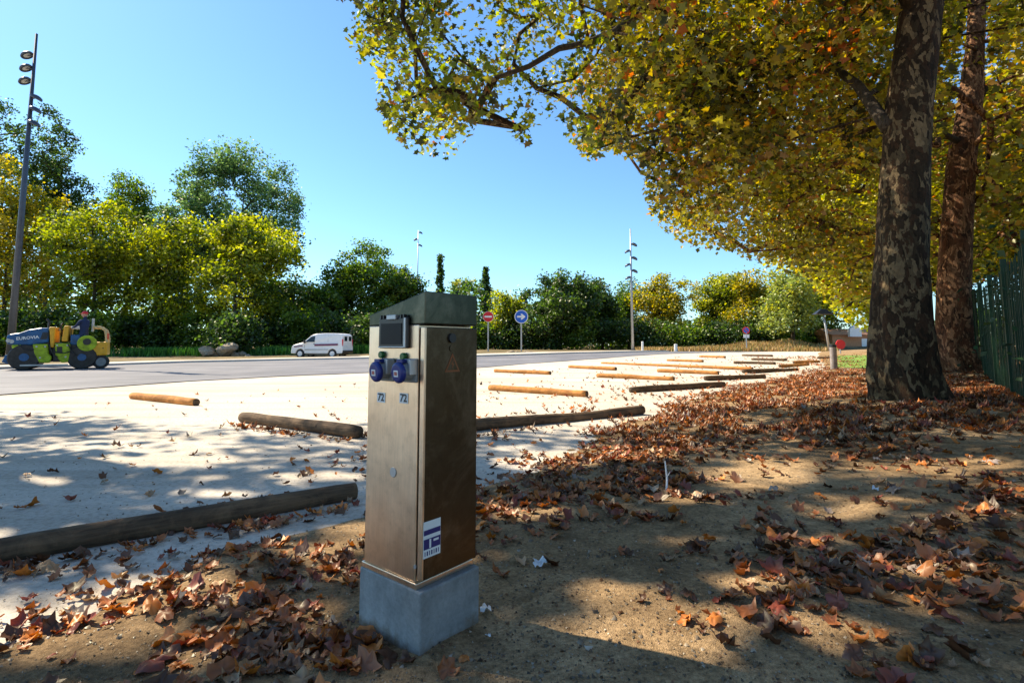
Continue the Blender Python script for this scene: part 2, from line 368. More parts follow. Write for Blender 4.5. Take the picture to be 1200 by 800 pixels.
# raised verge beyond the road, its kerb a real step
pv = [atY(px, py, 1) for px, py in road_hi]
def off(L, d):
    out = []
    for i, p in enumerate(L):
        t = (L[min(i + 1, len(L) - 1)] - L[max(i - 1, 0)]); t.z = 0; t.normalize(); out.append(p + Vector((-t.y, t.x, 0)) * d)
    return out
k0 = rh; k1 = off(rh, .15); k2 = off(rh, 2.6)
def kerb(name, A, B, h, mat):
    V = []; 
    for a, b in zip(A, B):
        za, zb = float(lot_z(a.x, a.y)), float(lot_z(b.x, b.y)); V += [(a.x, a.y, za - .05), (a.x, a.y, za + h), (b.x, b.y, zb + h), (b.x, b.y, zb - .05)]
    f = []
    for i in range(len(A) - 1):
        for k in range(3): f.append((4 * i + k, 4 * i + k + 1, 4 * i + 5 + k, 4 * i + 4 + k))
    me = bpy.data.meshes.new(name); me.from_pydata(V, [], f); o = link(name, me, mat); return tag(o, kind='structure')
M['kerb'] = plain('kerb_stone', (.52, .50, .46), .8, var=.15)
kerb('kerb', k0, k1, .12, M['kerb'])
ribbon('pavement', k1, k2, .115, M['gravel'], 3)
ribbon('verge', k2, off(rh, 46), .10, M['verge'], 24)

# ------------------------------------------------------------------ leaves
def star_leaf():
    """plane-tree leaf outline: five pointed lobes"""
    out = [(0, -.30)]
    for a, r in ((-62, .34), (-38, .55), (-12, .36), (12, .30), (22, .62), (48, .40), (68, .46), (90, .78)):
        out.append((r * math.cos(R(a)), r * math.sin(R(a))))
    full = [p for p in out] + [(-x, y) for x, y in reversed(out[1:-1])]
    return full
SL = star_leaf()
def leaf_template(curl=.25, fold=.2, seed=0, rich=False):
    r = np.random.default_rng(seed); n = len(SL)
    V = [(0, 0, 0)] + [(x, y, 0) for x, y in SL]
    Fs = [(0, 1 + i, 1 + (i + 1) % n) for i in range(n)]
    V = np.array(V); rr = np.hypot(V[:, 0], V[:, 1])
    V[:, 2] = curl * rr ** 2 * (1 + .5 * np.sin(np.arctan2(V[:, 1], V[:, 0]) * 3 + r.uniform(0, 6))) + fold * np.abs(V[:, 0]) + r.normal(0, .03, len(V)) * (rr > .1)
    return V, np.array(Fs)
NEAR = leaf_template(-.15, .12, 3)
SIMPLE = (np.array([(0, -.5, 0), (.38, 0, .10), (0, .5, 0), (-.38, 0, .10)]), np.array([(0, 1, 2), (0, 2, 3)]))
def rand_rot(n, upbias=.5, r=rng):
    nz = r.normal(0, 1, (n, 3)); nz[:, 2] = np.abs(nz[:, 2]) + upbias; nz /= np.linalg.norm(nz, axis=1)[:, None]
    t = r.normal(0, 1, (n, 3)); t -= (t * nz).sum(1)[:, None] * nz; t /= np.linalg.norm(t, axis=1)[:, None]
    b = np.cross(nz, t); return np.stack([t, b, nz], -1)      # columns = axes
def leaf_cloud(name, P, size, cols, tmpl, mat, upbias=.4, Rm=None, r=rng):
    n = len(P); Rm = rand_rot(n, upbias, r) if Rm is None else Rm
    TV, TF = tmpl; k = len(TV)
    V = np.einsum('nij,kj->nki', Rm, TV) * np.asarray(size)[:, None, None] + P[:, None, :]
    Fi = TF[None] + (np.arange(n) * k)[:, None, None]
    C = np.repeat(cols, k, 0)
    return raw_mesh(name, V.reshape(-1, 3), Fi.reshape(-1, 3), 3, C, mat)
def pick(pal, n, r=rng, jit=.18, wts=None):
    pal = np.array(pal); i = r.choice(len(pal), n, p=wts); return np.clip(pal[i] * (1 + r.normal(0, jit, (n, 1))), .004, 1)

# ------------------------------------------------------------------ plane trees over the bank
POLY = [(380, -60), (388, 0), (404, 3), (420, 14), (403, 44), (420, 70), (438, 92), (446, 140), (480, 178), (520, 194), (545, 172), (552, 150), (590, 128), (604, 165), (618, 168), (632, 138), (655, 140), (664, 160),
        (680, 178), (694, 190), (712, 170), (748, 190), (756, 210), (758, 245), (776, 272), (800, 288), (850, 292), (872, 300), (905, 312), (940, 318), (962, 345), (985, 372), (1010, 390), (1040, 380), (1100, 340), (1180, 320), (1300, 320), (1300, -60)]
PA = np.array(POLY, float)
def inside(x, y):
    c = np.zeros(x.shape, bool); n = len(PA); j = n - 1
    for i in range(n):
        xi, yi = PA[i]; xj, yj = PA[j]
        with np.errstate(divide='ignore', invalid='ignore'):
            m = ((yi > y) != (yj > y)) & (x < (xj - xi) * (y - yi) / (yj - yi + 1e-9) + xi)
        c ^= m; j = i
    return c
GAPS = [(700, 700, 60, 9), (850, 740, 90, 12), (1080, 560, 70, 9), (960, 650, 60, 10), (1060, 470, 14, 20), (1110, 530, 70, 8), (800, 590, 60, 7), (900, 520, 60, 6), (1130, 745, 60, 12), (590, 730, 30, 7), (1030, 790, 80, 14), (780, 768, 150, 42), (745, 713, 45, 13), (905, 560, 70, 17), (1000, 612, 75, 14), (900, 705, 75, 14), (620, 598, 85, 9), (395, 655, 45, 11), (650, 795, 60, 14), (500, 792, 60, 12), (40, 712, 130, 32), (200, 672, 110, 22), (330, 632, 90, 15), (410, 603, 50, 12),
  (230, 745, 70, 14), (700, 527, 110, 12), (1150, 565, 70, 9), (1010, 500, 60, 8), (1150, 500, 60, 8), (30, 548, 60, 7), (180, 528, 80, 6), (80, 602, 90, 8), (250, 562, 60, 6), (360, 545, 60, 5), (1120, 700, 90, 16), (960, 760, 60, 16), (1170, 630, 50, 10), (820, 640, 60, 8), (560, 650, 40, 10), (880, 452, 140, 22), (1010, 462, 110, 14), (90, 785, 110, 16), (350, 700, 40, 8)]  # sun patches wanted on the ground; unseen crown leaves are cut away for them
def in_gap(P):
    """openings cut into the unseen crowns so sun patches fall on set spots"""
    z0 = .08; G = P - S_np * ((P[:, 2] - z0) / S_np[2])[:, None]; x, y, d = proj(G); wob = vnoise(P[:, 0], P[:, 1], 1.7, 88) * .22 + vnoise(P[:, 0], P[:, 1], 5.5, 89) * .14; m = np.zeros(len(P), bool)
    for a, b, rx, ry in GAPS: m |= (((x - a) / rx) ** 2 + ((y - b) / ry) ** 2) ** .5 < 1.08 + wob
    return m & (G[:, 1] > .3)
S_np = np.array(S)
TP1 = np.array([(480, 1060, 46), (400, 1056, 38), (300, 1056, 32), (260, 1057, 32), (130, 1065, 31), (0, 1080, 29), (-130, 1100, 26)], float)[::-1]
TP2 = np.array([(440, 1121, 24), (350, 1117, 21), (260, 1121, 20), (180, 1128, 19), (115, 1138, 17), (50, 1143, 13), (0, 1145, 12), (-60, 1142, 10)], float)[::-1]
def hides_trunk(x, y, d):
    m = np.zeros(len(x), bool)
    for T, dep in ((TP1, T1[1] + .3), (TP2, T2[1] + .3)): m |= (np.abs(x - np.interp(y, T[:, 0], T[:, 1])) < np.interp(y, T[:, 0], T[:, 2]) + 3) & (d < dep)
    return m
def crown_ok(P, jit=5, only_off=False, r=rng):
    x, y, d = proj(P); infr = (d > .2) & (x > -70) & (x < 1270) & (y > -70) & (y < 870)
    gap = in_gap(P)
    if only_off: return ~infr & ~gap
    ok = inside(x + r.normal(0, jit, len(x)), y + r.normal(0, jit, len(x)))
    return (~infr & ~gap) | (infr & ok & (d > 4.0) & ~hides_trunk(x, y, d))
def skeleton(base_nodes, targets, rad_tip=.008, wig=.12, r=rng):
    """grow branches from nodes (positions) to each target, nearest first; returns tubes"""
    nodes = [np.array(b, float) for b in base_nodes]; par = [-1] * len(nodes); load = [0] * len(nodes); ends = []
    A = np.array(nodes); d0 = [np.min(np.linalg.norm(A - t, axis=1)) for t in targets]
    for ti in np.argsort(d0):
        t = targets[ti]; A = np.array(nodes); dd = np.linalg.norm(A - t, axis=1) + .35 * np.maximum(0, A[:, 2] - t[2])
        j = int(np.argmin(dd)); L = np.linalg.norm(t - nodes[j]); ns = max(1, int(L / .7)); prev = j; s = nodes[j].copy()
        for k in range(1, ns + 1):
            q = s + (t - s) * k / ns; q = q + (r.normal(0, wig * min(1, L * .4), 3) if k < ns else 0); q[2] += .12 * L * math.sin(math.pi * k / ns) * .5
            nodes.append(q); par.append(prev); load.append(0); prev = len(nodes) - 1
        ends.append(prev)
    nb = len(base_nodes)
    for e in ends:
        i = e
        while i >= nb: load[i] += 1; i = par[i]
    return nodes, par, load, nb
def limbs_mesh(nodes, par, load, nb, scale=.020, offset=(0, 0, 0), rmax=.2):
    mb = MB(); ofs = Vector(offset); kids = {}
    for i in range(nb, len(nodes)): kids.setdefault(par[i], []).append(i)
    done = set()
    for i in sorted(range(nb, len(nodes)), key=lambda q: -load[q]):
        if i in done: continue
        path = [Vector(nodes[par[i]]) - ofs]; rad = [min(rmax, scale * load[i] ** .5)]; j = i
        while True:
            done.add(j); path.append(Vector(nodes[j]) - ofs); rad.append(min(rmax, scale * load[j] ** .5))
            ks = [q for q in kids.get(j, []) if q not in done]
            if not ks: break
            j = max(ks, key=lambda q: load[q])
        rad[-1] *= .4; mb.tube(path, rad, 7 if load[i] > 20 else 4, cap=False)
    return mb
def trunk_mesh(path, rad, n=40, rings=70, flare=.38, off=(0, 0, 0), seed=0, lump=.06):
    path = [Vector(p) for p in path]; ofs = Vector(off); V = []; fs = []
    cum = [0]
    for a, b in zip(path[:-1], path[1:]): cum.append(cum[-1] + (b - a).length)
    for i in range(rings + 1):
        s = cum[-1] * (i / rings) ** 1.25
        k = max(j for j in range(len(cum)) if cum[j] <= s + 1e-6); k = min(k, len(path) - 2); t = (s - cum[k]) / (cum[k + 1] - cum[k])
        c = path[k].lerp(path[k + 1], t); r_ = rad[k] + (rad[k + 1] - rad[k]) * t
        for q in range(n):
            an = 2 * math.pi * q / n; fl = 1 + flare * math.exp(-s / .30) * (.40 + .60 * math.cos(an * 5 + seed)) + .10 * math.exp(-s / 1.2) * math.cos(an * 5 + seed + s) 
            nn = noise.noise(Vector((math.cos(an) * 1.6, math.sin(an) * 1.6, s * .8 + seed * 9))) * lump * 1.5 + noise.noise(Vector((math.cos(an) * 5, math.sin(an) * 5, s * 3 + seed))) * lump * .7
            rr = r_ * (fl + nn); V.append(c + Vector((math.cos(an) * rr, math.sin(an) * rr, 0)) - ofs)
    for i in range(rings):
        for q in range(n): fs.append((i * n + q, i * n + (q + 1) % n, (i + 1) * n + (q + 1) % n, (i + 1) * n + q))
    mb = MB(); mb.add(V, fs); return mb
PAL_CROWN = [(.17, .17, .018), (.29, .25, .02), (.07, .08, .011), (.42, .30, .025), (.22, .11, .018), (.48, .42, .04), (.028, .034, .007), (.40, .11, .02)]  # darkest and brightest tones put backlit and sunlit leaves into the palette
def plane_tree(label, base, tpath, trad, crowns, nclu, per, lsize, seed, bark='bark_pale', tmpl=NEAR, only_off=False, limb_paths=(), pal=PAL_CROWN, wts=(.17, .19, .14, .16, .08, .12, .12, .02), limb_scale=.02, extra_leaf=0, spread=.42, group=None, masked=True, jit=5, off_keep=1.0):
    r = np.random.default_rng(seed); b = Vector(base); t = thing('plane_tree', label, 'tree', b, 0, group)
    trunk_mesh(tpath, trad, off=b, seed=seed).put('trunk', M[bark], t, smooth=True)
    C = []
    tot = sum(c[2] for c in crowns)
    for (c, rad, wt) in crowns:
        k = 0; need = int(nclu * wt / tot); guard = 0
        while k < need and guard < 400:
            guard += 1
            q = r.normal(0, 1, (need, 3)); q /= np.linalg.norm(q, axis=1)[:, None]; q *= r.uniform(.25, 1, (need, 1)) ** (1 / 2.2)
            P = np.array(c) + q * np.array(rad); 
            ok = (crown_ok(P, jit, only_off, r) if masked else np.ones(len(P), bool)) & (P[:, 2] > 2.0); P = P[ok][:need - k]; C.append(P); k += len(P)
    C = np.concatenate(C)
    if len(limb_paths) > 2: C = C[(C[:, 0] > 1.2) | (r.random(len(C)) > .30) | (C[:, 1] < 4)]
    if off_keep < 1:      # clusters outside the frame thinned to let more sun through
        x_, y_, d_ = proj(C); inf = (d_ > .2) & (x_ > -80) & (x_ < 1280) & (y_ > -80) & (y_ < 870); C = C[inf | (r.random(len(C)) < off_keep)]
    fork = [np.array(tpath[i]) for i in range(len(tpath) // 2, len(tpath))]
    top = np.array(tpath[-1]); 
    base_nodes = fork + [np.array(p) for L in limb_paths for p in L[1:]]
    nodes, par, load, nb = skeleton(base_nodes, C, r=r)
    limbs_mesh(nodes, par, load, nb, limb_scale, b, rmax=.07 if limb_paths else .2).put('limb', M['bark_dark' if bark == 'bark_dark' else bark], t, smooth=True)
    for L in limb_paths:
        n = len(L); mb = MB(); mb.tube([Vector(p) - b for p in L], [.10 * (1 - .62 * i / (n - 1)) for i in range(n)], 10); mb.put('limb', M['bark_dark'], t, smooth=True)
    n = len(C) * per; ci = np.repeat(np.arange(len(C)), per)
    P = C[ci] + r.normal(0, 1, (n, 3)) * np.array([spread, spread, spread * .62]); P[:, 2] -= np.abs(r.normal(0, .12, n))
    ok = (crown_ok(P, jit * .6, only_off, r) if masked else np.ones(n, bool)); P = P[ok]; ci = ci[ok]
    cc = r.choice(len(pal), len(C), p=wts); pa = np.array(pal)
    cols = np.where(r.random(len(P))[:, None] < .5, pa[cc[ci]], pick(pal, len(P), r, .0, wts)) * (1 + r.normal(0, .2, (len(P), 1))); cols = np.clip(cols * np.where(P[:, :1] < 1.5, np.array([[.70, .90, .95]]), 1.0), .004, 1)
    size = lsize * r.uniform(.45, 1.35, len(P))
    if extra_leaf:       # the leaves that show largest are parts of their own
        x, y, d = proj(P); sc_ = np.where((x > 380) & (x < 1000) & (y > 0) & (y < 330), d, 99); ii = np.argsort(sc_)[:extra_leaf]
        keep = np.ones(len(P), bool); keep[ii] = False
        vs = []
        for q in range(8):
            for ci_ in range(len(pal)):
                c_ = np.array(pal[ci_]); V, Fs = leaf_template(-.2 + .05 * q, .15, q); me = raw_mesh('leaf', V, Fs, 3, np.repeat(c_[None], len(V), 0), M['crown']); vs.append(me)
        Rm = rand_rot(len(ii), .4, r)
        for a, i in enumerate(ii):
            o = bpy.data.objects.new('leaf', vs[int(r.integers(len(vs)))]); col.objects.link(o); o.parent = t
            m4 = Matrix([[*Rm[a][0], 0], [*Rm[a][1], 0], [*Rm[a][2], 0], [0, 0, 0, 1]]); o.matrix_local = Matrix.Translation(Vector(P[i]) - b) @ m4 @ Matrix.Scale(float(size[i]), 4)
        P = P[keep]; cols = cols[keep]; size = size[keep]
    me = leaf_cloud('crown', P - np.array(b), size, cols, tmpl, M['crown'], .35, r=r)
    o = bpy.data.objects.new('crown', me); col.objects.link(o); o.parent = t; o['kind'] = 'stuff'
    return t
def pz(px, py, Y): return tuple(atY(px, py, Y))
b1 = (T1[0], T1[1], float(H(*T1)) - .12)
tp1 = [b1] + [pz(px, py, T1[1]) for px, py in ((1057, 440), (1056, 400), (1056, 300), (1057, 260), (1065, 130), (1080, 0), (1100, -130), (1112, -230))]
w1 = lambda px: px * T1[1] / F / 2 * .84
tr1 = [w1(77), w1(78), w1(76), w1(64), w1(62), w1(58), w1(51), w1(44), w1(32)]
limbA = [pz(1050, -60, 7.2), pz(960, -90, 7.6), pz(860, -60, 8), pz(790, -20, 8.2), pz(752, 12, 8.3), pz(720, 38, 8.3), pz(690, 50, 8.4), pz(655, 57, 8.5), pz(620, 78, 8.6), pz(580, 92, 8.7)]
limbB = [pz(1042, 150, 7), pz(1030, 135, 7.2), pz(1005, 100, 7.6), pz(978, 80, 8.2), pz(950, 88, 8.8)]
limbC = [pz(1075, 20, 7), pz(1000, -120, 6.4), pz(880, -260, 6), pz(740, -330, 6.2), pz(600, -360, 6.6)]
plane_tree('huge plane tree with pale mottled trunk leaning beside the leaf covered bank', b1, tp1, tr1,
    [((1.2, 8.6, 7.6), (5.8, 3.4, 4.3), 1.5), ((5.5, 9.6, 8.0), (4.2, 3.4, 3.6), .9), ((6.5, 6.5, 9.5), (5, 3.5, 3), .5), ((-3.5, 7.0, 9.0), (4.5, 3.5, 2.8), .6)],
    980, 105, .108, 11, spread=.34, limb_paths=[limbA, limbB, limbC], extra_leaf=300, off_keep=.55, limb_scale=.011)
b2 = (T2[0], T2[1], float(H(*T2)) - .1)
tp2 = [b2] + [pz(px, py, T2[1]) for px, py in ((1121, 420), (1117, 350), (1121, 260), (1128, 180), (1138, 115), (1143, 50), (1145, 0), (1140, -100))]
w2 = lambda px: px * T2[1] / F / 2 * .82
tr2 = [w2(50), w2(44), w2(40), w2(38), w2(35), w2(30), w2(22), w2(21), w2(16)]
limbD = [pz(1142, 125, 13.4), pz(1155, 104, 13.3), pz(1180, 92, 13), pz(1215, 70, 12.6)]
limbE = [pz(1130, 170, 13.4), pz(1112, 160, 13.2), pz(1098, 150, 12.9)]
plane_tree('second plane tree with rusty red flaking trunk, just behind the mottled trunk', b2, tp2, tr2,
    [((10.5, 14.5, 6.8), (5.8, 4.5, 4.6), 1.3), ((6.0, 15.5, 7.0), (5.0, 3.5, 3.6), .9), ((14.5, 12.5, 7.5), (4.5, 4, 4), .7)],
    640, 85, .15, 12, off_keep=.35, bark='bark_rust', tmpl=SIMPLE, limb_paths=[limbD, limbE], pal=[(.24, .22, .03), (.33, .27, .03), (.15, .15, .02), (.36, .20, .03), (.20, .20, .03), (.42, .13, .02), (.07, .08, .015)], wts=[.22, .2, .2, .12, .14, .03, .09])
def row_tree(x, y, label, seed, pal, lr=4.5, hz=6.2, ncl=380, lz=3.6, tmpl=SIMPLE, size=.24, only_off=False, masked=True, rx=None):
    z = float(H(x, y)); b = (x, y, z - .1); p = [b, (x + .05, y, z + 1.5), (x + .1, y, z + 3.5), (x + .2, y, z + 5.2), (x + .3, y, z + 6.6)]
    return plane_tree(label, b, p, [.36, .30, .26, .22, .15], [((x, y, z + hz), (rx or lr, lr, lz), 1)], ncl, 75, size, seed, tmpl=tmpl, pal=pal, wts=None, only_off=only_off, masked=masked, spread=.6)
PAL_Y = [(.42, .42, .03), (.54, .48, .04), (.28, .30, .03), (.14, .16, .02), (.50, .40, .03)]
row_tree(16.6, 22.5, 'yellow green plane tree glowing in sun beyond the two thick trunks', 13, PAL_Y, 5.2, 5.9, 420, 4.8)
row_tree(23.0, 20.0, 'shaded plane tree growing behind the green picket fence', 14, PAL_CROWN, 6.0, 6.5, 420, 5.2)
row_tree(24.5, 32.0, 'distant plane tree at the far end of the row along the bank', 15, PAL_Y, 5.0, 5.8, 260, 4.6, size=.3)
# a tree of the same row that stands outside the picture and shades the lot
b0 = (-13.0, 5.6, 0.0)
plane_tree('plane tree outside the frame whose crown shades the gravel lot', b0, [b0, (-12.9, 5.7, 2), (-12.7, 6.2, 4.5), (-12.4, 6.8, 7), (-12.1, 7.6, 9)], [.4, .34, .3, .22, .14],
    [((-12.0, 8.6, 10.0), (5.8, 4.4, 4.0), 1.0), ((-9.0, 6.0, 8.5), (4.5, 3.6, 3.0), .6)], 420, 60, .2, 16, tmpl=SIMPLE, only_off=True)
row_tree(6.5, -5.5, 'plane tree outside the frame behind the viewer on the bank', 17, PAL_CROWN, 5.5, 7.0, 200, 3.2, only_off=True)

# ------------------------------------------------------------------ far trees
def far_crown_mesh(seed, n, lobes, size, pal, wts=None, upb=.3, squash=(1, 1, .8), sig=.48):
    """unit crown: lobes of leaf clusters; positions in metres round (0,0,0)"""
    r = np.random.default_rng(seed); C = []
    for (c, rad, k) in lobes:
        q = r.normal(0, 1, (k, 3)); q /= np.linalg.norm(q, axis=1)[:, None]; q *= r.uniform(.35, 1, (k, 1)) ** .5; C.append(np.array(c) + q * np.array(rad))
    C = np.concatenate(C); per = max(1, n // len(C)); ci = np.repeat(np.arange(len(C)), per); rad_c = r.uniform(.55, 1.2, len(C))
    P = C[ci] + r.normal(0, 1, (len(ci), 3)) * np.array(squash) * sig * rad_c[ci][:, None]
    pa = np.array(pal); cc = r.choice(len(pal), len(C), p=wts)
    cols = np.where(r.random(len(P))[:, None] < .65, pa[cc[ci]], pick(pal, len(P), r, 0, wts)) * (1 + r.normal(0, .2, (len(P), 1)))
    return P, r.uniform(.6, 1.3, len(P)) * size, np.clip(cols, .003, 1), C, r
def far_tree(name, label, cat, px, Yd, top, bottom, wpx, pal, seed, base_y=None, n=11000, size=.30, shape='round', group=None, wts=None, trunk=.22, gz=None):
    """crown spans pixel rows top..bottom at depth Yd, width wpx"""
    tp = atY(px, top, Yd); bt = atY(px, bottom, Yd); x = tp.x; z0 = float(lot_z(x, Yd)) if gz is None else gz
    ht = tp.z; hb = max(bt.z, z0 + .1); rz = (ht - hb) / 2; rx = wpx * Yd / F / 2; cz = (ht + hb) / 2
    r = np.random.default_rng(seed + 500); lobes = []
    if shape == 'round':
        for k in range(11):
            a = r.uniform(0, 6.28); q = r.uniform(.15, .72); zz = r.uniform(-.75, .72); s = r.uniform(.28, .50); f = math.sqrt(max(.08, 1 - zz * zz))
            lobes.append(((rx * q * f * math.cos(a) * 1.05, rx * q * f * math.sin(a), rz * zz), (rx * s, rx * s, rz * s * .8), 16))
        lobes.append(((0, 0, rz * .55), (rx * .4, rx * .4, rz * .36), 14)); lobes.append(((0, 0, -.1 * rz), (rx * .62, rx * .62, rz * .6), 26))
    elif shape == 'airy':
        for k in range(15):
            a = r.uniform(0, 6.28); q = r.uniform(.2, .85); zz = r.uniform(-.6, .82); s = r.uniform(.30, .48)
            lobes.append(((rx * q * math.cos(a), rx * q * math.sin(a), rz * zz), (rx * s, rx * s, rz * s), 14))
        lobes.append(((0, 0, -.1 * rz), (rx * .55, rx * .55, rz * .7), 40))
    elif shape == 'spire':
        for k in range(12):
            zz = -1 + 2 * (k + .5) / 12; s = .95 * math.sqrt(max(.05, 1 - max(0, zz) ** 2)); lobes.append(((0, 0, rz * zz), (rx * s * .8, rx * s * .8, rz / 8), 10))
    P, sz, cols, C, r2 = far_crown_mesh(seed, n, lobes, size, pal, wts, squash=(1, 1, .8) if shape != 'spire' else (.35, .35, .8), sig=.48 * max(1, rx / (6.0 if shape == 'round' else 5.2)))
    t = thing(name, label, cat, (x, Yd, z0), 0, group); P = P + np.array((0, 0, cz - z0)); P = P[:]; k = (P[:, 2] > .05) & (P[:, 2] < (ht - z0) + .25); P = P[k]; sz = sz[k]; cols = cols[k]
    me = leaf_cloud('crown', P, sz, cols, SIMPLE, M['crown'], .3, r=r2); o = bpy.data.objects.new('crown', me); col.objects.link(o); o.parent = t; o['kind'] = 'stuff'
    if trunk:
        hh = ht - z0; mb = MB(); mb.tube([(0, 0, -.1), (.05, 0, hh * .25), (-.05, .05, hh * .5), (.1, 0, hh * .8)], [trunk, trunk * .8, trunk * .55, trunk * .15], 10); mb.put('trunk', M['bark_dark'], t, smooth=True)
        CC = C + np.array((0, 0, cz - z0)); CC = CC[::2]; CC = CC[CC[:, 2] > .5]
        if shape != 'spire':
            nodes, par, load, nb = skeleton([np.array((0, 0, hh * f)) for f in (.2, .3, .4, .5, .65)], CC, r=r2); limbs_mesh(nodes, par, load, nb, .022).put('limb', M['bark_dark'], t)
    return t
G_YEL = [(.34, .37, .025), (.46, .45, .03), (.22, .27, .02), (.12, .155, .015), (.06, .09, .012)]
G_GOLD = [(.42, .33, .02), (.52, .40, .03), (.28, .27, .02), (.12, .15, .015)]
G_DARK = [(.04, .075, .015), (.07, .12, .022), (.025, .045, .012), (.10, .17, .03)]
G_MID = [(.09, .16, .02), (.14, .22, .03), (.05, .09, .017), (.20, .26, .03)]
G_BLUE = [(.08, .15, .05), (.13, .22, .07), (.05, .09, .035), (.18, .27, .09)]
G_PALE = [(.24, .30, .08), (.30, .34, .08), (.17, .22, .06), (.34, .33, .05)]
FT = [
 # name label cat px Y top bottom width pal seed kwargs
 ('tall dark tree rising just past the lamp mast above the golden tree', 70, 62, 132, 330, 92, G_DARK, 41, dict(n=17000)),
 ('dark feathery tree top at the picture edge beside the lamp mast', 12, 60, 126, 330, 85, G_DARK, 2, dict(shape='airy', n=9000)),
 ('golden yellow tree crown behind the lamp mast', 20, 52, 175, 400, 130, G_GOLD, 3, dict(n=16000)),
 ('yellow green tree right above the road roller cab', 118, 50, 238, 402, 150, G_YEL, 4, dict(n=18000)),
 ('blue green tree top poking between the yellow trees and the tallest one', 158, 66, 200, 340, 84, G_MID, 5, dict(n=13000)),
 ('tallest blue green tree, rising behind the yellow green trees', 288, 64, 162, 345, 178, G_BLUE, 48, dict(n=32000, size=.33)),
 ('blue green tree shoulder between the tallest tree and the smaller top beside it', 226, 65, 206, 350, 110, G_BLUE, 49, dict(n=15000, size=.32)),
 ('yellow green tree behind the rubble pile', 190, 51, 250, 405, 120, G_YEL, 7, dict(n=15000)),
 ('broad yellow green tree between the rubble pile and the white van', 280, 49, 248, 408, 165, G_YEL, 8, dict(n=22000)),
 ('olive tree low beside the white van', 345, 53, 320, 412, 95, G_MID, 9, dict(n=12000)),
 ('green rounded tree crowding the left flank of the large round tree', 396, 59, 296, 413, 75, G_MID, 40, dict(n=15000)),
 ('slim dark tree filling the gap above the white van', 372, 58, 335, 414, 60, G_DARK, 10, dict(n=8000)),
 ('large round green tree behind the white van and the charging post', 425, 60, 278, 412, 125, G_MID, 11, dict(n=24000)),
 ('darker green tree leaning against the large round one', 468, 62, 308, 413, 75, G_DARK, 12, dict(n=12000)),
 ('pale distant tree between the two cypresses', 542, 95, 326, 408, 50, G_PALE, 15, dict(n=5000, size=.4)),
 ('yellow green bushy tree at the no entry sign', 590, 62, 338, 411, 60, G_YEL, 16, dict(n=9000)),
 ('green tree hidden mostly behind the charging post', 530, 62, 350, 411, 70, G_MID, 17, dict(n=7000)),
 ('big dark green spreading tree beyond the blue arrow sign', 655, 62, 313, 411, 115, G_DARK, 18, dict(n=24000)),
 ('dark green tree sloping down from the big spreading one', 705, 66, 330, 411, 80, G_DARK, 19, dict(n=13000)),
 ('green tree right beside the slender far lamp mast', 735, 70, 322, 409, 50, G_MID, 20, dict(n=7000)),
 ('golden yellow tree beyond the far lamp mast', 778, 64, 318, 404, 85, G_GOLD, 21, dict(n=13000)),
 ('yellow tree standing over the straw bank by the no parking sign', 838, 66, 320, 402, 80, G_YEL, 22, dict(n=12000)),
 ('yellow brown tree with a dark trunk behind the no parking sign', 878, 62, 312, 402, 70, G_GOLD, 23, dict(n=10000)),
 ('pale airy green tree in front of the far bank', 925, 56, 312, 396, 85, G_PALE, 24, dict(n=11000, shape='airy')),
 ('bright green tree beside the lamp post with the dark head', 958, 60, 330, 402, 60, G_YEL, 25, dict(n=8000)),
]
for lab, px, Yd, top, bot, wp, pal, sd_, kw in FT:
    far_tree('tree', lab, 'tree', px, Yd, top, bot, wp, pal, sd_, **kw)
far_tree('cypress_tree', 'dark slim cypress farther from the no entry sign, its tip highest', 'cypress', 516, 80, 299, 410, 13, G_DARK, 31, n=4500, shape='spire', size=.32)
far_tree('cypress_tree', 'dark slim cypress directly above the no entry sign', 'cypress', 569, 76, 314, 410, 15, G_DARK, 32, n=4500, shape='spire', size=.32)
# bushes at the trees' feet
BU = [(-12, 'dark bush at the picture edge behind the road roller hood'), (22, 'dark bush behind the blue hood of the road roller'), (62, 'dark bush behind the yellow uprights of the road roller'), (104, 'dark bush behind the driver of the road roller'),
      (146, 'shaded bush between the road roller and the green weeds'), (190, 'shaded bush behind the green weeds by the rubble'), (236, 'dark bush behind the tan boulder of the rubble'), (276, 'dark bush behind the biggest boulder'), (316, 'dark bush between the rubble and the van bonnet'),
      (352, 'dark bush behind the front of the white van'), (396, 'green bush behind the rear doors of the white van'), (436, 'green bush where the charging post meets the tree line'), (560, 'dark bush beside the pole of the no entry sign'), (596, 'olive bush between the two round road signs'),
      (636, 'dark bush just past the blue arrow sign'), (676, 'dark bush under the big spreading tree'), (716, 'dark bush just before the slender lamp mast'), (760, 'dark bush behind the slim white bollard'), (800, 'dark bush behind the squat white bollard'),
      (842, 'dark bush under the yellow tree on the straw bank'), (884, 'dark bush behind the no parking sign'), (926, 'dark bush at the top of the straw bank, under the pale airy tree'), (962, 'dark bush behind the lamp post with the hood')]
for bi, (px, lab) in enumerate(BU):
    Yd = (50 if 330 < px < 420 else 47 + 3 * math.sin(px * .7)) if px < 470 else 60
    far_tree('bush', lab, 'bush', px, Yd, (366 if px < 470 else 376) + 7 * math.sin(px), 418, 64, G_DARK if bi % 3 else G_MID, 60 + bi, n=3800, size=.28, group='bushes at the foot of the far trees', trunk=0)
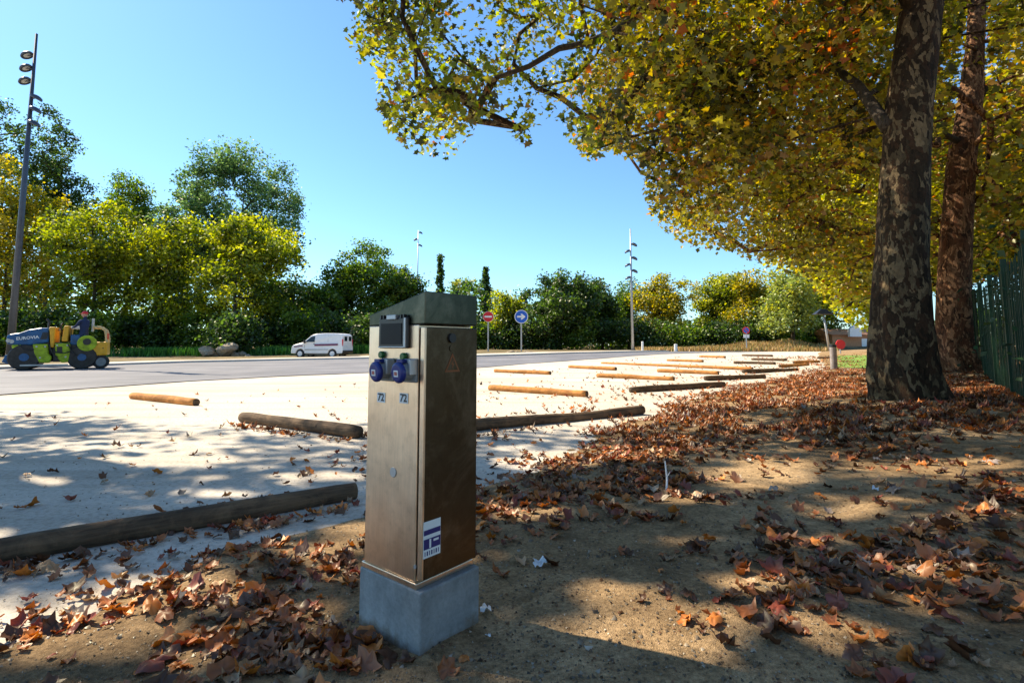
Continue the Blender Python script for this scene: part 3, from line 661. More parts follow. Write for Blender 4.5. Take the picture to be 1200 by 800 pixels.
# wood added behind everything, dense and dark to block the horizon light
def wood_mass():
    r = np.random.default_rng(77); n = 60000; px = r.uniform(-250, 1260, n); Yd = r.uniform(68, 92, n); topv = 345 + 12 * np.sin(px * .021) + 8 * np.sin(px * .063 + 1)
    topv = np.where(px < 330, topv - 55, topv); topv = np.where(px > 740, topv + 34, topv)
    py = topv + (418 - topv) * r.random(n) ** .9; z = CAMH + (HOR - py) / F * Yd; x = (px - 600) / F * Yd
    cols = pick(G_DARK + G_MID[:1], n, r); me = leaf_cloud('far_wood_fill', np.stack([x, Yd, np.maximum(z, .2)], -1), r.uniform(.4, .8, n), cols, SIMPLE, M['crown'], .3, r=r)
    o = bpy.data.objects.new('far_wood_fill', me); col.objects.link(o); tag(o, 'added dark mass of far woodland closing off the horizon light behind the trees', 'woodland', kind='stuff')
wood_mass()

# ------------------------------------------------------------------ straw bank
def bank():
    us = np.linspace(740, 1130, 80); vs = np.linspace(0, 1, 24); V = []
    for v in vs:
        for u in us:
            Yd = 50 + 14 * v; x = (u - 600) / F * Yd; e = float(sst(800, 870, u)) * (.75 + .25 * math.sin(u * .05))
            V.append((x, Yd, float(lot_z(x, Yd)) - .05 + .8 * e * float(sst(0, .5, v)) * (1 + .2 * math.sin(u * .11)) + .1 * noise.noise(Vector((x * .8, Yd, 0)))))
    idx = np.arange(len(V)).reshape(24, 80); f = np.stack([idx[:-1, :-1], idx[:-1, 1:], idx[1:, 1:], idx[1:, :-1]], -1).reshape(-1, 4)
    me = raw_mesh('terrain', np.array(V), f, 4, None, M['verge']); o = link('terrain', me); tag(o, kind='structure')
bank()
def grass_tufts(name, label, pts, h, pal, seed, wd=.06):
    r = np.random.default_rng(seed); n = len(pts); T = (np.array([(-.5, 0, 0), (.5, 0, 0), (.15, .3, 1)]), np.array([(0, 1, 2)]))
    a = r.uniform(0, 6.28, n); Rm = np.zeros((n, 3, 3)); Rm[:, 0, 0] = np.cos(a); Rm[:, 1, 0] = np.sin(a); Rm[:, 0, 1] = -np.sin(a); Rm[:, 1, 1] = np.cos(a); Rm[:, 2, 2] = 1
    hh = h * r.uniform(.4, 1.3, n); Rm[:, :, 0] *= wd / h; Rm[:, :2, 1] += r.normal(0, .3, (n, 2)) * 1.0
    me = leaf_cloud(name, pts, hh, pick(pal, n, r), T, M['grass'], Rm=Rm); o = bpy.data.objects.new(name, me); col.objects.link(o); return tag(o, label, 'grass', kind='stuff')
r = np.random.default_rng(5)
n = 14000; px = r.uniform(745, 980, n); Yd = r.uniform(50, 60, n); x = (px - 600) / F * Yd; v = (Yd - 50) / 14
z = np.array([float(lot_z(a, b)) for a, b in zip(x, Yd)]) - .05 + .8 * sst(800, 870, px) * (.75 + .25 * np.sin(px * .05)) * (1 + .2 * np.sin(px * .11)) * sst(0, .5, v)
grass_tufts('dry_grass', 'straw coloured dry grass covering the far bank', np.stack([x, Yd, z], -1), .45, [(.42, .27, .11), (.5, .33, .15), (.30, .20, .08), (.2, .2, .06)], 6, .14)
# green weeds along the verge
n = 9000; P = []
for q in range(n):
    px_ = r.choice([r.uniform(150, 255), r.uniform(405, 440), r.uniform(300, 345), r.uniform(100, 440)], p=[.5, .2, .1, .2]); Yd_ = r.uniform(43, 46.5); x_ = (px_ - 600) / F * Yd_; P.append((x_, Yd_, float(lot_z(x_, Yd_)) + .1))
grass_tufts('weeds', 'fresh green weeds along the verge under the trees', np.array(P), .65, [(.07, .20, .03), (.11, .26, .05), (.04, .12, .02)], 8, .12)
# lawn patch past the post
lp = [at(978, 431.5), at(1060, 432), at(1090, 416), at(982, 417)]
me = bpy.data.meshes.new('lawn'); me.from_pydata([(p.x, p.y, float(H(p.x, p.y)) + .03) for p in lp], [], [(0, 1, 2, 3)]); M['lawn'] = plain('lawn_green', (.14, .24, .04), .9, var=.5, scale=3); tag(link('lawn', me, M['lawn']), kind='structure')

# ------------------------------------------------------------------ log parking stops
def log(a, b, label, fresh=False, d=.145, group='log parking stops on the gravel lot', seed=0):
    A = at(*a); B = at(*b); L = (B - A).length; mid = (A + B) / 2; rr = random.Random(seed)
    n = max(6, int(L / .12)); V = []; fs = []; ns = 18
    for i in range(n + 1):
        x = -L / 2 + L * i / n; k = i / n; rad = d / 2 * (1 + .10 * noise.noise(Vector((x * 1.6, seed, 0))))
        if i in (0, n): rad *= .90
        for q in range(ns):
            an = 2 * math.pi * q / ns; r_ = rad * (1 + .05 * noise.noise(Vector((x * 3, math.cos(an) * 2, math.sin(an) * 2 + seed)))); V.append((x, math.cos(an) * r_ + .03 * noise.noise(Vector((x * .7, seed * 3, 1))), math.sin(an) * r_))
    mb = MB(); mb.add(V, [(i * ns + q, i * ns + (q + 1) % ns, (i + 1) * ns + (q + 1) % ns, (i + 1) * ns + q) for i in range(n) for q in range(ns)])
    mb.f += [tuple(range(ns)), tuple(n * ns + q for q in range(ns))]; mb.m += [1, 1]
    me = mb.mesh('parking_log'); o = link('parking_log', me, [M['wood_orange' if fresh else 'wood_dark'], M['wood_end_shaded']], smooth=True)
    o.location = (mid.x, mid.y, (float(lot_z(A.x, A.y)) + float(lot_z(B.x, B.y))) / 2 + d / 2 - .012); o.rotation_euler = (rr.uniform(0, 6), -math.atan2(B.z - A.z, L) * 0, math.atan2(B.y - A.y, B.x - A.x))
    o.rotation_mode = 'XYZ'; return tag(o, label, 'log', group)
log((-170, 688), (416, 584), 'long dark parking log nearest the charging post, brown leaves piled along it', d=.125, seed=1)
log((284, 494), (421, 513), 'dark grey parking log in dappled shade, leaf litter against its side', d=.15, seed=2)
log((470, 513), (753, 485), 'dark parking log passing behind the charging post, sunlit along its top', d=.14, seed=3)
log((155, 467), (230, 475), 'short orange parking log alone in the sun beside the asphalt road', True, seed=4)
log((574, 457), (688, 465), 'orange sunlit parking log with a dark end, just past the charging post', True, seed=5)
log((739, 460), (848, 453), 'dark parking log lying between the orange logs and the leafy bank', seed=6)
log((580, 436), (645, 439), 'short pale orange parking log closest to the road behind the post', True, seed=7)
log((700, 442), (790, 446), 'orange brown parking log in the middle of the bright gravel', True, seed=8)
log((667, 431), (722, 434), 'small orange parking log just under the blue arrow sign', True, seed=9)
log((705, 426), (882, 434), 'very long thin parking rail crossing the bright gravel', True, d=.12, seed=10)
log((771, 436), (842, 439), 'thin parking log directly under the long rail', True, seed=11)
log((826, 446), (896, 443), 'dark short parking log touching the orange leaf litter edge', seed=12)
log((871, 438), (934, 434), 'brown parking log at the edge of the leafy bank under the long rail', seed=13)
FL = [((782, 423), (824, 424.5)), ((860, 426), (909, 427)), ((914, 431), (947, 428)), ((881, 422), (922, 423)), ((930, 426), (960, 424.5)), ((958, 420), (985, 419)), ((820, 418.5), (850, 419.5)), ((870, 417), (905, 418))]
FLL = ['faint pale log behind the long rail, under the squat white bollard', 'faint log past the long rail, straight below the no parking sign', 'brown log almost touching the bank, a little before the grey post', 'thin faint log between the no parking sign and the lamp post', 'small brown log just before the short grey post', 'orange log end right behind the grey post', 'very faint short log at the far edge of the gravel below the yellow trees', 'tiny faint log at the foot of the straw bank']
for i, (a, b) in enumerate(FL): log(a, b, FLL[i], i % 2 == 0, d=.13, group='far parking logs', seed=20 + i)
log((984, 433), (1024, 433.5), 'dark log edging the little lawn past the short post', seed=40)

# ------------------------------------------------------------------ the charging post
def ped():
    c = at(492, 770); rot = R(50.6); t = thing('charging_post', 'stainless steel electric charging post with two blue sockets on a concrete block', 'charging post', (c.x, c.y, 0), rot)
    Mi = Matrix.Rotation(-rot, 4, 'Z') @ Matrix.Translation(-Vector((c.x, c.y, 0)))
    o3 = Mi @ Vector((0, 0, CAMH))
    def onface(px, py, axis, val):
        d = Mi.to_3x3() @ ray(px, py); k = (val - o3[axis]) / d[axis]; return o3 + d * k
    WX, WY, i_ = .268, .322, .010
    MB().box((WX / 2, WY / 2, .125), (WX, WY, .31)).put('concrete_block', M['concrete'], t, bevel=.006)
    zb = .28; x0, x1, y0, y1 = i_, WX - i_, i_, WY - i_; ZN, ZL = 1.228, 1.158; zd = 1.117
    MB().box(((x0 + x1) / 2, (y0 + y1) / 2 + .012, zb + .009), (x1 - x0 + .012, y1 - y0 - .012, .018)).put('base_flange', M['steel'], t, bevel=.002)
    g = .030      # door thickness incl. gap
    mb = MB(); zt = lambda y: ZN + (ZL - ZN) * (y - y0) / (y1 - y0)
    mb.add([(x0, y0 + g, zb + .018), (x1, y0 + g, zb + .018), (x1, y1, zb + .018), (x0, y1, zb + .018), (x0, y0 + g, zd), (x1, y0 + g, zd), (x1, y1, zd), (x0, y1, zd)],
           [(0, 1, 2, 3), (4, 7, 6, 5), (0, 4, 5, 1), (1, 5, 6, 2), (2, 6, 7, 3), (3, 7, 4, 0)]); mb.put('body', M['steel'], t, bevel=.003)
    mb = MB(); a = .0008
    mb.add([(x0 - a, y0 - a, zd + .001), (x1 + a, y0 - a, zd + .001), (x1 + a, y1 + a, zd + .001), (x0 - a, y1 + a, zd + .001), (x0 - a, y0 - a, ZN), (x1 + a, y0 - a, ZN), (x1 + a, y1 + a, ZL), (x0 - a, y1 + a, ZL)],
           [(0, 1, 2, 3), (4, 7, 6, 5), (0, 4, 5, 1), (1, 5, 6, 2), (2, 6, 7, 3), (3, 7, 4, 0)]); mb.put('sloping_hood', M['steel_hood_shaded'], t, bevel=.004)
    d = MB().box(((x0 + x1) / 2 + .003, y0 + .009, (zb + .03 + zd - .008) / 2), (x1 - x0 - .006, .022, zd - .008 - zb - .03)).put('door', M['steel_shaded'], t, bevel=.003)
    MB().box((x0 + .003, y0 + .0085, (zb + .03 + zd - .008) / 2), (.010, .020, zd - .010 - zb - .03)).put('door_edge', M['steel'], d, bevel=.002)
    yf = y0 - .002
    def disc(p, nrm, r_, h, name, mat, par=t, n=28, bev=.0):
        nrm = Vector(nrm); mb = MB(); mb.tube([Vector(p), Vector(p) + nrm * h], r_, n); return mb.put(name, mat, par, bevel=bev)
    p = onface(529, 396, 1, yf); disc((p.x, yf, p.z), (0, -1, 0), .016, .008, 'lock', M['black'], d)
    p = onface(529, 408, 1, yf); disc((p.x, yf, p.z), (0, -1, 0), .010, .003, 'lock', M['steel_shaded'], d)
    p = onface(530, 426, 1, yf)
    tri = [(-.036, -.028), (.036, -.028), (0, .036)]; tr2_ = [(-.025, -.0215), (.025, -.0215), (0, .023)]
    w_ = MB().prism(tri, (p.x, yf - .0003, p.z), (1, 0, 0), (0, 0, 1), (0, -1, 0), .0012).put('warning_triangle', M['orange'], d)
    MB().prism(tr2_, (p.x, yf - .0017, p.z), (1, 0, 0), (0, 0, 1), (0, -1, 0), .0006).put('triangle_field', M['steel_shaded'], d)
    bolt = [(.003, .015), (-.008, -.003), (-.001, -.002), (-.004, -.018), (.007, .0), (.001, .001)]
    MB().prism(bolt, (p.x, yf - .0025, p.z), (1, 0, 0), (0, 0, 1), (0, -1, 0), .0006).put('lightning_mark', M['orange'], d)
    # sticker low on the door
    q0 = onface(495.5, 656, 1, yf); q1 = onface(516, 614, 1, yf); cx, cz = (q0.x + q1.x) / 2, (q0.z + q1.z) / 2; sw, sh = abs(q1.x - q0.x), .112; cz = q0.z + sh / 2 + .002
    MB().box((cx, yf - .0008, cz), (sw, .0014, sh)).put('sticker', M['label'], d)
    mb = MB(); mb.box((cx, yf - .002, cz + sh * .20), (sw * .96, .0008, sh * .14)); mb.box((cx, yf - .002, cz - sh * .12), (sw * .96, .0008, sh * .28)); mb.put('sticker_band', M['blue'], d)
    for k, (s_, zz, m_) in enumerate((('24/24', -.12, 'label'), ('INFO', .37, 'blue'), ('||| ||', -.38, 'black'))):
        if k == 1: continue
        if k == 0:
            mb = MB(); mb.box((cx - sw * .12, yf - .0028, cz - sh * .12), (sw * .10, .0006, sh * .24)); mb.box((cx + sw * .22, yf - .0028, cz - sh * .06), (sw * .3, .0006, sh * .06)); mb.put('sticker_print', M['label'], d)
        else:
            mb = MB()
            for j in range(7): mb.box((cx + (-.40 + .13 * j) * sw, yf - .0018, cz + zz * sh), (sw * (.04 + .03 * (j % 2)), .0006, sh * .12))
            mb.put('sticker_print', M['blue'], d)
    # left face, plane x = x0
    xf = x0
    a = onface(447, 405, 0, xf); b = onface(481, 374, 0, xf); cy, cz = (a.y + b.y) / 2, (a.z + b.z) / 2 ; wy, hz = abs(a.y - b.y), .106
    fr = MB().box((xf - .007, cy, cz), (.014, wy, hz)).put('meter_window', M['black'], t, bevel=.005)
    MB().box((xf - .0145, cy + .006, cz - .004), (.003, wy * .72, hz * .68)).put('window_pane', M['screen'], fr)
    mb = MB(); mb.box((xf - .015, cy - wy * .44, cz), (.006, .009, hz * .94)); mb.box((xf - .015, cy, cz - hz * .46), (.006, wy * .94, .004)); mb.put('window_frame', M['galv'], fr, bevel=.001)
    mb = MB(); mb.box((xf - .014, cy, cz + hz * .50), (.016, wy * .32, .016)); mb.put('latch', M['galv'], fr, bevel=.002)
    mb = MB()
    for s_ in (-.40, -.30, .30, .40): mb.box((xf - .012, cy + wy * s_, cz + hz * .52), (.012, .006, .012))
    mb.put('hinge', M['black'], fr)
    for (px_, py_) in ((449, 415.5), (474.5, 417.5)):
        p = onface(px_, py_, 0, xf); disc((xf, p.y, p.z), (-1, 0, 0), .0125, .014, 'indicator_lamp', M['green'], t, bev=.003)
    for (px_, py_) in ((457.5, 433), (484, 434)):
        p = onface(px_, py_, 0, xf); s = MB(); ax = Vector((-1, .06, -.10)).normalized(); o_ = Vector((xf, p.y + .006, p.z))
        s.box(o_ + Vector((-.006, 0, 0)), (.012, .070, .078)); s.tube([o_, o_ + ax * .02, o_ + ax * .044], [.031, .029, .028], 24)
        so = s.put('socket', M['grey'], t, bevel=.004)
        l_ = MB(); c_ = o_ + ax * .045; l_.tube([c_, c_ + ax * .004, c_ + ax * .013, c_ + ax * .018], [.031, .035, .034, .027], 28); l_.box(c_ + Vector((.004, 0, .036)), (.022, .030, .012)); l_.put('socket_lid', M['blue'], so, bevel=.002)
        MB().box(c_ + ax * .0185 + Vector((0, 0, -.002)), (.0016, .021, .021), rot=Matrix.Rotation(R(-6), 3, 'Y')).put('lid_sticker', M['label'], so)
        MB().box(c_ + ax * .0200 + Vector((0, 0, -.002)), (.001, .013, .012), rot=Matrix.Rotation(R(-6), 3, 'Y')).put('lid_mark', M['redwhite'], so)
        h_ = MB(); h_.box(o_ + Vector((-.02, -.030, .012)), (.034, .010, .05)); h_.put('socket_hinge', M['galv'], so, bevel=.002)
    for (px_, py_, tx) in ((447, 465.5, '72'), (473.5, 466.5, '72')):
        p = onface(px_, py_, 0, xf); lb = MB().box((xf - .001, p.y, p.z), (.002, .044, .034)).put('number_label', M['label'], t, bevel=.0008)
        me = text_mesh(tx, .036, True); o = link('number_print', me, M['black'], lb); o.matrix_local = Matrix.Translation((xf - .0026, p.y, p.z)) @ Matrix(((0, 0, -1, 0), (-1, 0, 0, 0), (0, 1, 0, 0), (0, 0, 0, 1)))
    p = onface(461, 553, 0, xf); disc((xf, p.y, p.z), (-1, 0, 0), .016, .003, 'round_cap', M['galv'], t, bev=.001)
    p = onface(488, 664, 0, xf); disc((xf, p.y + .004, p.z), (-1, 0, 0), .006, .004, 'screw', M['galv'], t)
ped()

# ------------------------------------------------------------------ lamp masts
def mast(px, by, topy, heads, label, Yd=None, r0=.17, gz=None, lean=0):
    base = at(px, by) if Yd is None else Vector((atY(px, by, Yd).x, Yd, 0)); z0 = float(lot_z(base.x, base.y)) + (.1 if Yd is None else .1); Yb = base.y
    top = atY(px, topy, Yb).z
    t = thing('lamp_mast', label, 'lamp mast', (base.x, base.y, z0)); h = top - z0
    mb = MB(); mb.tube([(0, 0, 0), (lean * .5, 0, h * .5), (lean, 0, h)], [r0, r0 * .75, r0 * .35], 16); mb.put('mast', M['mast' if r0 > .15 else 'galv'], t, smooth=True)
    MB().box((0, 0, .03), (r0 * 3.4, r0 * 3.4, .06)).put('base_plate', M['mast'], t)
    for (dy, side) in heads:
        z = atY(px, dy, Yb).z - z0; x_ = lean * z / h; s_ = Vector((side, -.25, 0)).normalized(); hp = Vector((x_, 0, z)) + s_ * (.34)
        sp = MB(); R_ = Matrix.Rotation(R(28) * side, 3, 'Y'); sp.tube([Vector((x_, 0, z)), hp], .03, 8)
        e = [(0, -.10), (.05, -.12), (.13, -.10), (.17, -.02), (.16, .06), (.08, .10), (0, .10)]
        prof = [(.02, .17), (.05, .29), (.0, .31), (-.09, .26), (-.14, .14), (-.16, .04)]
        ring = []; 
        for (zz, rr) in prof: ring.append([(hp + R_ @ Vector((rr * math.cos(a) * 1.0, rr * math.sin(a) * .8, -zz))) for a in [2 * math.pi * q / 16 for q in range(16)]])
        vs = [v for rg in ring for v in rg]; fs = [(i * 16 + q, i * 16 + (q + 1) % 16, (i + 1) * 16 + (q + 1) % 16, (i + 1) * 16 + q) for i in range(5) for q in range(16)] + [tuple(80 + q for q in range(16))]
        sp.add(vs, fs); ho = sp.put('floodlight', M['mast'], t, smooth=True)
        g_ = MB(); g_.add(ring[0], [tuple(range(16))]); g_.put('lens', M['lamp_glass'], ho)
    return t
mast(10.5, 429, 40, [(66, -1), (81, -1), (96, -1), (116, 1), (130, 1), (146, 1)], 'tall dark lamp mast with six round floodlights rising behind the road roller', r0=.165)
mast(741.5, 410, 268, [(287, 1), (295, -1), (303, 1), (311, -1), (318, 1), (326, -1)], 'slender grey lamp mast with stacked floodlights at the end of the road', Yd=50, r0=.13)
mast(488, 411, 270, [(273, 1), (281, -1), (288, 1)], 'thin grey lamp mast topping the large round tree behind the charging post', Yd=72, r0=.12)

# ------------------------------------------------------------------ traffic signs
def sign_face(center, r_, par, name, mats, n=32, depth=.02): 
    mb = MB(); mb.prism(circ(r_, n), center, (1, 0, 0), (0, 0, 1), (0, -1, 0), depth); return mb.put(name, mats, par)
def road_sign(px, basey, cy, dpx, Yd, label, kind):
    p = atY(px, basey, Yd); z0 = p.z; c = atY(px, cy, Yd); r_ = dpx * Yd / F / 2; t = thing('road_sign', label, 'road sign', (p.x, Yd, z0), math.atan2(-p.x, Yd) * -1 * 0)
    h = c.z - z0; MB().tube([(0, .03, -.5), (0, .03, h + r_ * .8)], .055, 10).put('post', M['galv'], t)
    if kind == 'noentry':
        d = sign_face((0, 0, h), r_, t, 'sign_disc', M['white']); sign_face((0, -.021, h), r_ * .95, d, 'red_field', M['signred'], depth=.004)
        MB().box((0, -.028, h), (r_ * 1.35, .004, r_ * .32)).put('white_bar', M['white'], d)
    elif kind == 'arrow':
        d = sign_face((0, 0, h), r_, t, 'sign_disc', M['white']); sign_face((0, -.021, h), r_ * .90, d, 'blue_field', M['signblue'], depth=.004)
        a = [(-.62, -.13), (.02, -.13), (-.10, -.42), (.12, -.42), (.62, 0), (.12, .42), (-.10, .42), (.02, .13), (-.62, .13)]
        MB().prism([(u * r_, v * r_) for u, v in a], (0, -.026, h), (1, 0, 0), (0, 0, 1), (0, -1, 0), .004).put('white_arrow', M['white'], d)
    else:
        d = sign_face((0, 0, h), r_, t, 'sign_disc', M['signred']); sign_face((0, -.021, h), r_ * .72, d, 'blue_field', M['signblue'], depth=.004)
        MB().box((0, -.028, h), (r_ * 1.6, .004, r_ * .22), rot=Matrix.Rotation(R(45), 3, 'Y')).put('red_slash', M['signred'], d)
        MB().box((0, 0, h - r_ * 1.6), (r_ * 1.6, .02, r_ * .9)).put('small_plate', M['white'], t)
road_sign(572, 412.5, 371, 12.5, 44, 'round red no entry sign with a white bar on a grey post', 'noentry')
road_sign(611, 414, 371, 16, 42, 'round blue sign with a white arrow on a grey post', 'arrow')
road_sign(875, 403, 387, 8.5, 50.5, 'small no parking sign with a white plate in front of the straw bank', 'nopark')
def bollard(px, by, ty, Yd, label, wd, mat, cap, name='bollard', cat='bollard', group=None):
    p = at(px, by) if Yd is None else atY(px, by, Yd); h = atY(px, ty, p.y).z - p.z; t = thing(name, label, cat, p, 0, group); r_ = wd * p.y / F / 2
    mb = MB(); mb.tube([(0, 0, -.1), (0, 0, h * .86), (0, 0, h * .88)], [r_, r_ * .95, r_ * .9], 16); mb.put('shaft', mat, t, smooth=False)
    mb = MB(); mb.tube([(0, 0, h * .88), (0, 0, h * .9), (0, 0, h * .97), (0, 0, h)], [r_ * .98, r_ * 1.05, r_ * .95, r_ * .5], 16); mb.put('cap', cap, t); return t
bollard(753, 409, 400, 50, 'slim white bollard beside the slender lamp mast', 2.6, M['white'], M['white'])
bollard(792, 411, 403, 50, 'squat white bollard in front of the golden tree', 4, M['white'], M['white'])
bollard(977.5, 433, 403, None, 'short grey wooden post with a dark cap at the end of the bank', 7.5, plain('grey_wood', (.26, .23, .22), .8, var=.3), M['black'], 'wooden_post', 'post')
# red round board by the post, lamp post, small cabin
p = atY(985, 409, 34); t = thing('round_board', 'red round board on a short stand beside the grey post', 'sign', p)
sign_face((0, 0, .30), .30, t, 'red_disc', M['red'], depth=.05); MB().tube([(0, .03, -.3), (0, .03, .4)], .04, 8).put('stand', M['galv'], t)
p = atY(972, 411, 40); t = thing('lamp_post', 'thin grey lamp post with a wide dark hood near the far end of the bank', 'street lamp', p)
h = atY(967, 366, 40).z - p.z; MB().tube([(0, 0, 0), (-.32, 0, h)], [.09, .06], 10).put('post', M['galv'], t, smooth=True)
hd = MB(); hd.add([(-1.05, -.3, h - .15), (.35, -.3, h - .15), (.35, .3, h - .15), (-1.05, .3, h - .15), (-.55, -.1, h + .25), (-.15, -.1, h + .25), (-.15, .1, h + .25), (-.55, .1, h + .25)], [(0, 3, 2, 1), (4, 5, 6, 7), (0, 1, 5, 4), (1, 2, 6, 5), (2, 3, 7, 6), (3, 0, 4, 7)]); hd.put('hood', M['black'], t, bevel=.03)
t = thing('low_building', 'low terracotta building with a white gable glimpsed past the bank', 'building', atY(1005, 409, 56))
MB().box((0, 2, .75), (5.2, 4, 1.5)).put('wall', M['terra'], t); MB().add([(-2.8, -.3, 1.5), (2.8, -.3, 1.5), (2.8, 4.3, 1.5), (-2.8, 4.3, 1.5), (-2.8, 2, 2.2), (2.8, 2, 2.2)], [(0, 1, 5, 4), (3, 4, 5, 2), (0, 4, 3), (1, 2, 5), (0, 3, 2, 1)]).put('roof', M['terra'], t)
MB().prism([(-.6, 0), (.6, 0), (.6, .8), (0, 1.2), (-.6, .8)], (-.6, -.4, 1.3), (1, 0, 0), (0, 0, 1), (0, -1, 0), .4).put('gable', M['white'], t); MB().box((.9, -.03, .55), (.9, .06, 1.1)).put('door', M['white'], t)

# ------------------------------------------------------------------ van
def wheel(par, c, r_, wd, rim='white', name='wheel'):
    t_ = MB(); c = Vector(c); y = Vector((0, 1, 0)); t_.tube([c - y * wd / 2, c - y * wd * .42, c + y * wd * .42, c + y * wd / 2], [r_ * .88, r_, r_, r_ * .88], 28); o = t_.put(name, M['rubber'], par, smooth=False)
    m_ = MB(); m_.tube([c - y * (wd / 2 + .005), c - y * (wd / 2 + .02)], [r_ * .64, r_ * .60], 24); m_.tube([c - y * (wd / 2 + .021), c - y * (wd / 2 + .035)], [r_ * .2, r_ * .15], 12); m_.put('rim', M[rim], o); return o
def van():
    p = at(375, 419.5) + Vector((0, .9, 0)); rz = R(-9); t = thing('van', 'small white delivery van with maroon stripe parked under the trees', 'van', (p.x - .15, p.y, float(lot_z(p.x, p.y)) + .0), rz); t.scale = (.93, .93, .96)
    z0 = .115
    # side outline, nose towards -x
    S_ = [(-2.12, .32), (-2.16, .55), (-2.10, .82), (-1.98, .96), (-1.35, 1.10), (-1.18, 1.14), (-.62, 1.62), (-.42, 1.73), (-.1, 1.80), (.6, 1.84), (1.5, 1.83), (1.95, 1.78), (2.04, 1.70), (2.10, 1.0), (2.12, .45), (2.08, .34)]
    def cut(cx, r_): return [(cx + r_ * math.cos(a), .31 + r_ * math.sin(a)) for a in [math.pi * k / 8 for k in range(9)]]
    outline = S_ + cut(1.28, .36) + cut(-1.40, .36)
    def hw(z): return .90 - .0 * z if z < 1.0 else .90 - .17 * ((z - 1.0) / .84) ** 1.3
    V = []; 
    for y_ in (-1, 1): V += [(x, y_ * hw(z), z) for x, z in outline]
    n = len(outline); bm = MB(); bm.add(V, [tuple(range(n)), tuple(n + i for i in reversed(range(n)))] + [(i, (i + 1) % n, n + (i + 1) % n, n + i) for i in range(n)])
    body = bm.put('body', M['white'], t, bevel=.045, seg=3)
    def sidepanel(pts, name, mat, dz=.012, par=body):
        mb = MB(); k = len(pts); vs = [(x, -hw(z) - dz, z) for x, z in pts] + [(x, -hw(z) + .01, z) for x, z in pts]
        mb.add(vs, [tuple(range(k)), tuple(k + i for i in reversed(range(k)))] + [(i, (i + 1) % k, k + (i + 1) % k, k + i) for i in range(k)]); return mb.put(name, mat, par)
    sidepanel([(-1.02, 1.18), (-.22, 1.18), (-.22, 1.62), (-.52, 1.58)], 'side_window', M['glass'], par=t)
    mb = MB(); mb.add([(-1.19, -.76, 1.17), (-1.19, .76, 1.17), (-.62, .68, 1.645), (-.62, -.68, 1.645)], [(0, 1, 2, 3)]); mb.put('windscreen', M['glass'], t)
    sidepanel([(-.20, .88), (1.72, .92), (1.72, 1.06), (-.20, 1.02)], 'stripe', M['maroon']); sidepanel([(-1.9, .78), (-1.2, .86), (-1.2, .94), (-1.9, .86)], 'stripe', M['maroon'])
    sidepanel([(-1.0, .58), (1.0, .60), (1.0, .64), (-1.0, .64)], 'rubbing_strip', M['grey'])
    for x_ in (-.16, -1.04, .86): sidepanel([(x_, .42), (x_ + .012, .42), (x_ + .012, 1.66 if x_ > -.5 else 1.12), (x_, 1.66 if x_ > -.5 else 1.12)], 'door_seam', M['grey'], .004)
    sidepanel([(-.30, 1.02), (-.20, 1.02), (-.20, 1.06), (-.30, 1.06)], 'door_handle', M['black'], .03, t)
    mb = MB(); mb.box((-2.13, 0, .46), (.14, 1.7, .28)); mb.put('bumper', M['white'], t, bevel=.05); mb = MB(); mb.box((2.10, 0, .45), (.14, 1.72, .22)); mb.put('bumper', M['black'], t, bevel=.04)
    MB().box((-2.0, -.70, .82), (.22, .32, .18)).put('headlight', M['lamp_glass'], t, bevel=.04); MB().box((-2.0, .70, .82), (.22, .32, .18)).put('headlight', M['lamp_glass'], t, bevel=.04)
    for s_ in (-1, 1): MB().box((2.07, s_ * .80, 1.12), (.07, .12, .55)).put('tail_light', M['signred'], t, bevel=.02)
    for s_ in (-1, 1):
        rd = MB().box((2.092, s_ * .355, 1.12), (.03, .69, 1.12)).put('rear_door', M['white'], t, bevel=.03); MB().box((2.11, s_ * .36, 1.42), (.012, .46, .34)).put('rear_window', M['glass'], rd)
    MB().box((2.115, -.35, .86), (.012, .5, .11)).put('number_plate', M['label'], t); MB().box((-1.0, -1.0, 1.20), (.14, .16, .22)).put('wing_mirror', M['black'], t, bevel=.03)
    for cx in (1.28, -1.40):
        for s_ in (-.80,): wheel(t, (cx, s_, .31), .31, .2)
        wheel(t, (cx, .80, .31), .31, .2)
    MB().box((0, 0, .28), (3.6, 1.5, .10)).put('underbody', M['black'], t)
van()

